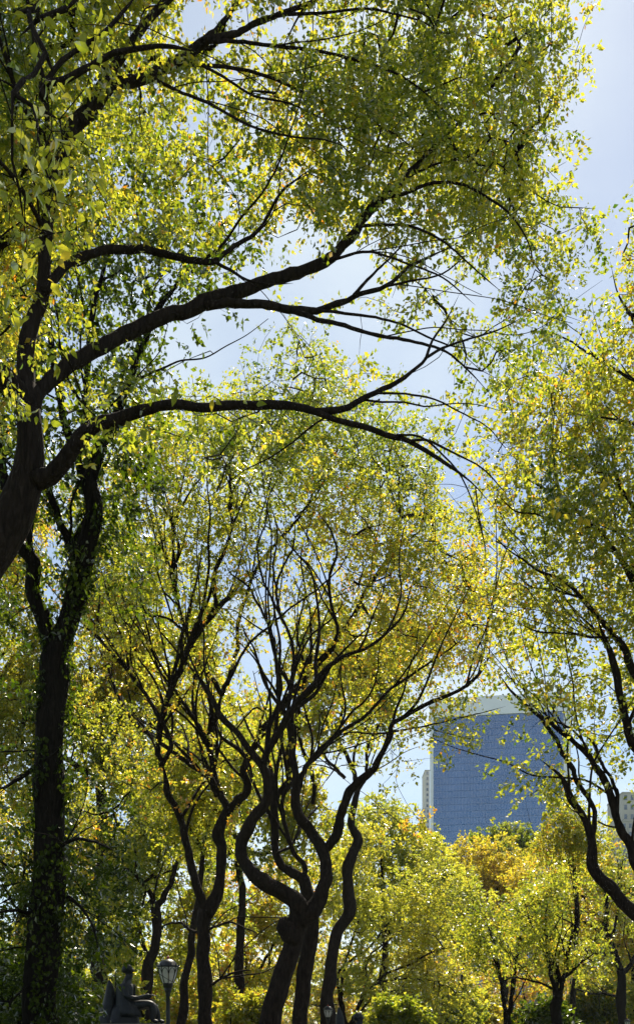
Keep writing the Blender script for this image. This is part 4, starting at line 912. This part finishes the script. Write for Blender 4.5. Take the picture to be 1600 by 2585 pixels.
# ============================================================ statues
def skin_body(name, nodes, edges, mat, parent, sub=2):
    me = bpy.data.meshes.new(name); me.from_pydata([n[0] for n in nodes], edges, []); o = bpy.data.objects.new(name, me); C.objects.link(o)
    bpy.context.view_layer.objects.active = o
    md = o.modifiers.new('skin', 'SKIN'); sv = me.skin_vertices[0].data
    for i, n in enumerate(nodes): sv[i].radius = n[1] if isinstance(n[1], tuple) else (n[1], n[1]); sv[i].use_root = (i == 0)
    md.branch_smoothing = .4; md.use_smooth_shade = True
    s2 = o.modifiers.new('sub', 'SUBSURF'); s2.levels = sub; s2.render_levels = sub
    dg = bpy.context.evaluated_depsgraph_get(); m2 = bpy.data.meshes.new_from_object(o.evaluated_get(dg)); m2.name = name
    C.objects.unlink(o); bpy.data.objects.remove(o); m2.materials.clear()
    return link(name, m2, mat, parent)
def statue(x, yfoot, D, rot, scale, label, lean=0.0, back=1.0):
    b = P(x, yfoot, D); pz = b[2]
    e = empty('seated_statue', (b[0], b[1], 0), label, 'statue', 'seated bronze statues'); e.rotation_euler = (0, 0, rot); e.scale = (1, 1, 1)
    def v(px, y, pzz): return (px*scale, y*scale, pz + pzz*scale)
    # granite pedestal
    m = MB(); m.box(-1.3, 1.6, -1.1, 1.1, 0, .35); link('plinth', m.me('plinth'), M_GRANITE, e)
    m = MB(); m.box(-1.05, 1.4, -.85, .85, .352, pz - .25); link('pedestal', m.me('pedestal'), M_GRANITE, e)
    m = MB(); m.box(-1.15, 1.5, -.95, .95, pz - .248, pz); link('pedestal_cap', m.me('pedestal_cap'), M_GRANITE, e)
    L = lean
    nd = [(v(-.02, 0, .66), .30*scale), (v(-.05 + L*.3, 0, .92), (.27*scale, .25*scale)), (v(-.03 + L*.6, 0, 1.20), (.31*scale, .27*scale)), (v(.0 + L, 0, 1.46), (.30*scale, .23*scale)), (v(.05 + L*1.1, 0, 1.70), .14*scale),
          (v(.09 + L*1.2, 0, 1.84), (.15*scale, .17*scale)), (v(.10 + L*1.25, 0, 2.03), (.20*scale, .215*scale)), (v(.08 + L*1.25, 0, 2.19), (.15*scale, .17*scale)),
          (v(.30 + L*1.25, 0, 1.98), .045*scale), (v(.235 + L*1.25, 0, 1.86), .07*scale),
          # arms
          (v(.02 + L, .34, 1.48), .15*scale), (v(.06 + L*.6, .42, 1.02), .125*scale), (v(.48, .36, .96), .10*scale), (v(.80, .28, 1.03), .085*scale), (v(.93, .24, 1.06), .06*scale),
          (v(.02 + L, -.34, 1.48), .15*scale), (v(.05 + L*.6, -.43, 1.0), .13*scale), (v(.42, -.38, .93), .10*scale), (v(.76, -.30, 1.03), .085*scale), (v(.92, -.27, 1.08), .07*scale),
          # legs
          (v(.30, .20, .68), .22*scale), (v(.98, .24, .72), .165*scale), (v(1.12, .24, .42), .14*scale), (v(1.18, .25, .12), .095*scale), (v(1.42, .27, .06), .065*scale),
          (v(.30, -.20, .68), .22*scale), (v(1.00, -.26, .76), .165*scale), (v(1.08, -.26, .42), .14*scale), (v(1.02, -.27, .12), .095*scale), (v(1.26, -.28, .06), .065*scale)]
    ed = [(0,1),(1,2),(2,3),(3,4),(4,5),(5,6),(6,7),(6,8),(5,9),(3,10),(10,11),(11,12),(12,13),(13,14),(3,15),(15,16),(16,17),(17,18),(18,19),(0,20),(20,21),(21,22),(22,23),(23,24),(0,25),(25,26),(26,27),(27,28),(28,29)]
    skin_body('figure', nd, ed, M_BRONZE, e)
    for sy in (1, -1):                      # five fingers on each hand
        for q in range(5):
            yy = sy*.26 + (q - 2) * .035; x0 = .93 if q else .86
            ln = (.08, .15, .17, .15, .12)[q]; dy_ = -.06*sy if q == 0 else 0
            link('finger', MB().tube([v(x0, yy, 1.08), v(x0 + ln*.6, yy + dy_, 1.09), v(x0 + ln, yy + dy_*1.3, 1.05)], [.024*scale, .021*scale, .013*scale], 6).me('finger', True), M_BRONZE, e)
    bh = bmesh.new(); bmesh.ops.create_icosphere(bh, subdivisions=3, radius=1)
    for q in bh.verts:
        n_ = 1 + .10 * mnoise.noise(q.co * 3.0); c = q.co
        q.co = Vector(v(.03 + L*1.25 + c.x*.205*n_, c.y*.205*n_, 2.09 + c.z*.19*n_ - max(0, -c.x)*.05))
    mh = bpy.data.meshes.new('hair'); bh.to_mesh(mh); bh.free(); mh.polygons.foreach_set('use_smooth', [True]*len(mh.polygons)); link('hair', mh, M_BRONZE, e)
    # long coat: open skirt over the seat, hanging behind
    P3 = []
    rings = [(1.50, .30, .42, .0 + L), (1.25, .34, .43, -.02 + L*.6), (.95, .33, .40, -.04), (.70, .42, .46, .04), (.45, .50, .52, .10), (.25, .52, .54, .14)]
    n = 28; V = []; Q = []
    for (z, rx, ry, cx) in rings:
        for k in range(n + 1):
            a = R(28) + (2*math.pi - R(56)) * k / n; fold = 1 + (.07 * math.sin(k * 1.9) * (1.5 - z) if z < 1.4 else 0)
            V.append(v(cx + rx*fold*math.cos(a), ry*fold*math.sin(a), z))
    for i in range(len(rings) - 1):
        for k in range(n): Q.append((i*(n+1)+k, i*(n+1)+k+1, (i+1)*(n+1)+k+1, (i+1)*(n+1)+k))
    me = mesh_py('coat', V, Q, True); o = link('coat', me, M_BRONZE, e); sm = o.modifiers.new('solid', 'SOLIDIFY'); sm.thickness = .04
    # seat: rough tree stump with a high broken back
    ms = MB(); prof = [(-.80, .0, .62), (-.78, .4, .56), (-.72, .75, .44), (-.70, 1.05, .36), (-.72, 1.35, .26), (-.74, 1.55, .14), (-.76, 1.66, .04)]
    pts = np.array([v(px*.86, 0, z * back) for px, z, r in prof]); V, Qd = tube_geo(pts, np.array([r*.62*scale for _, _, r in prof]), 14, .22, 5.0)
    link('seat_back', mesh_py('seat_back', V.tolist(), Qd.tolist(), True), M_BRONZE, e)
    V, Qd = tube_geo(np.array([v(-.15, 0, -.0), v(-.12, 0, .2), v(-.10, 0, .45), v(-.05, 0, .60), v(-.05, 0, .63)]), np.array([.62, .58, .52, .45, .05]) * scale, 16, .2, 9.0)
    link('seat', mesh_py('seat', V.tolist(), Qd.tolist(), True), M_BRONZE, e)
    link('book', MB().box(*[q for q in (v(.74, 0, 0)[0], v(1.0, 0, 0)[0], -.14*scale, .14*scale, v(0, 0, .88)[2], v(0, 0, .93)[2])]).me('book'), M_BRONZE, e)
statue(319, 2586, 42, 0, 1.0, 'dark bronze seated figure in a long coat facing right beside the near lamp')
statue(893, 2690, 43, R(8), .9, 'dark bronze seated statue with a tall back, low under the pale many-stemmed tree', lean=.12, back=1.5)

# ============================================================ air
V, Q = box(-1520, 1520, -120, 2520, -1, 216)
hz = prop(link('haze', mesh_py('haze', V, Q)), kind='stuff')
hm, ht = new_mat('haze_air'); pv = N(ht, 'ShaderNodeVolumePrincipled'); pv.inputs['Density'].default_value = .00007
pv.inputs['Color'].default_value = (.80, .90, 1, 1); pv.inputs['Anisotropy'].default_value = .3
ho = N(ht, 'ShaderNodeOutputMaterial'); ht.links.new(pv.outputs[0], ho.inputs['Volume']); hz.data.materials.append(hm)
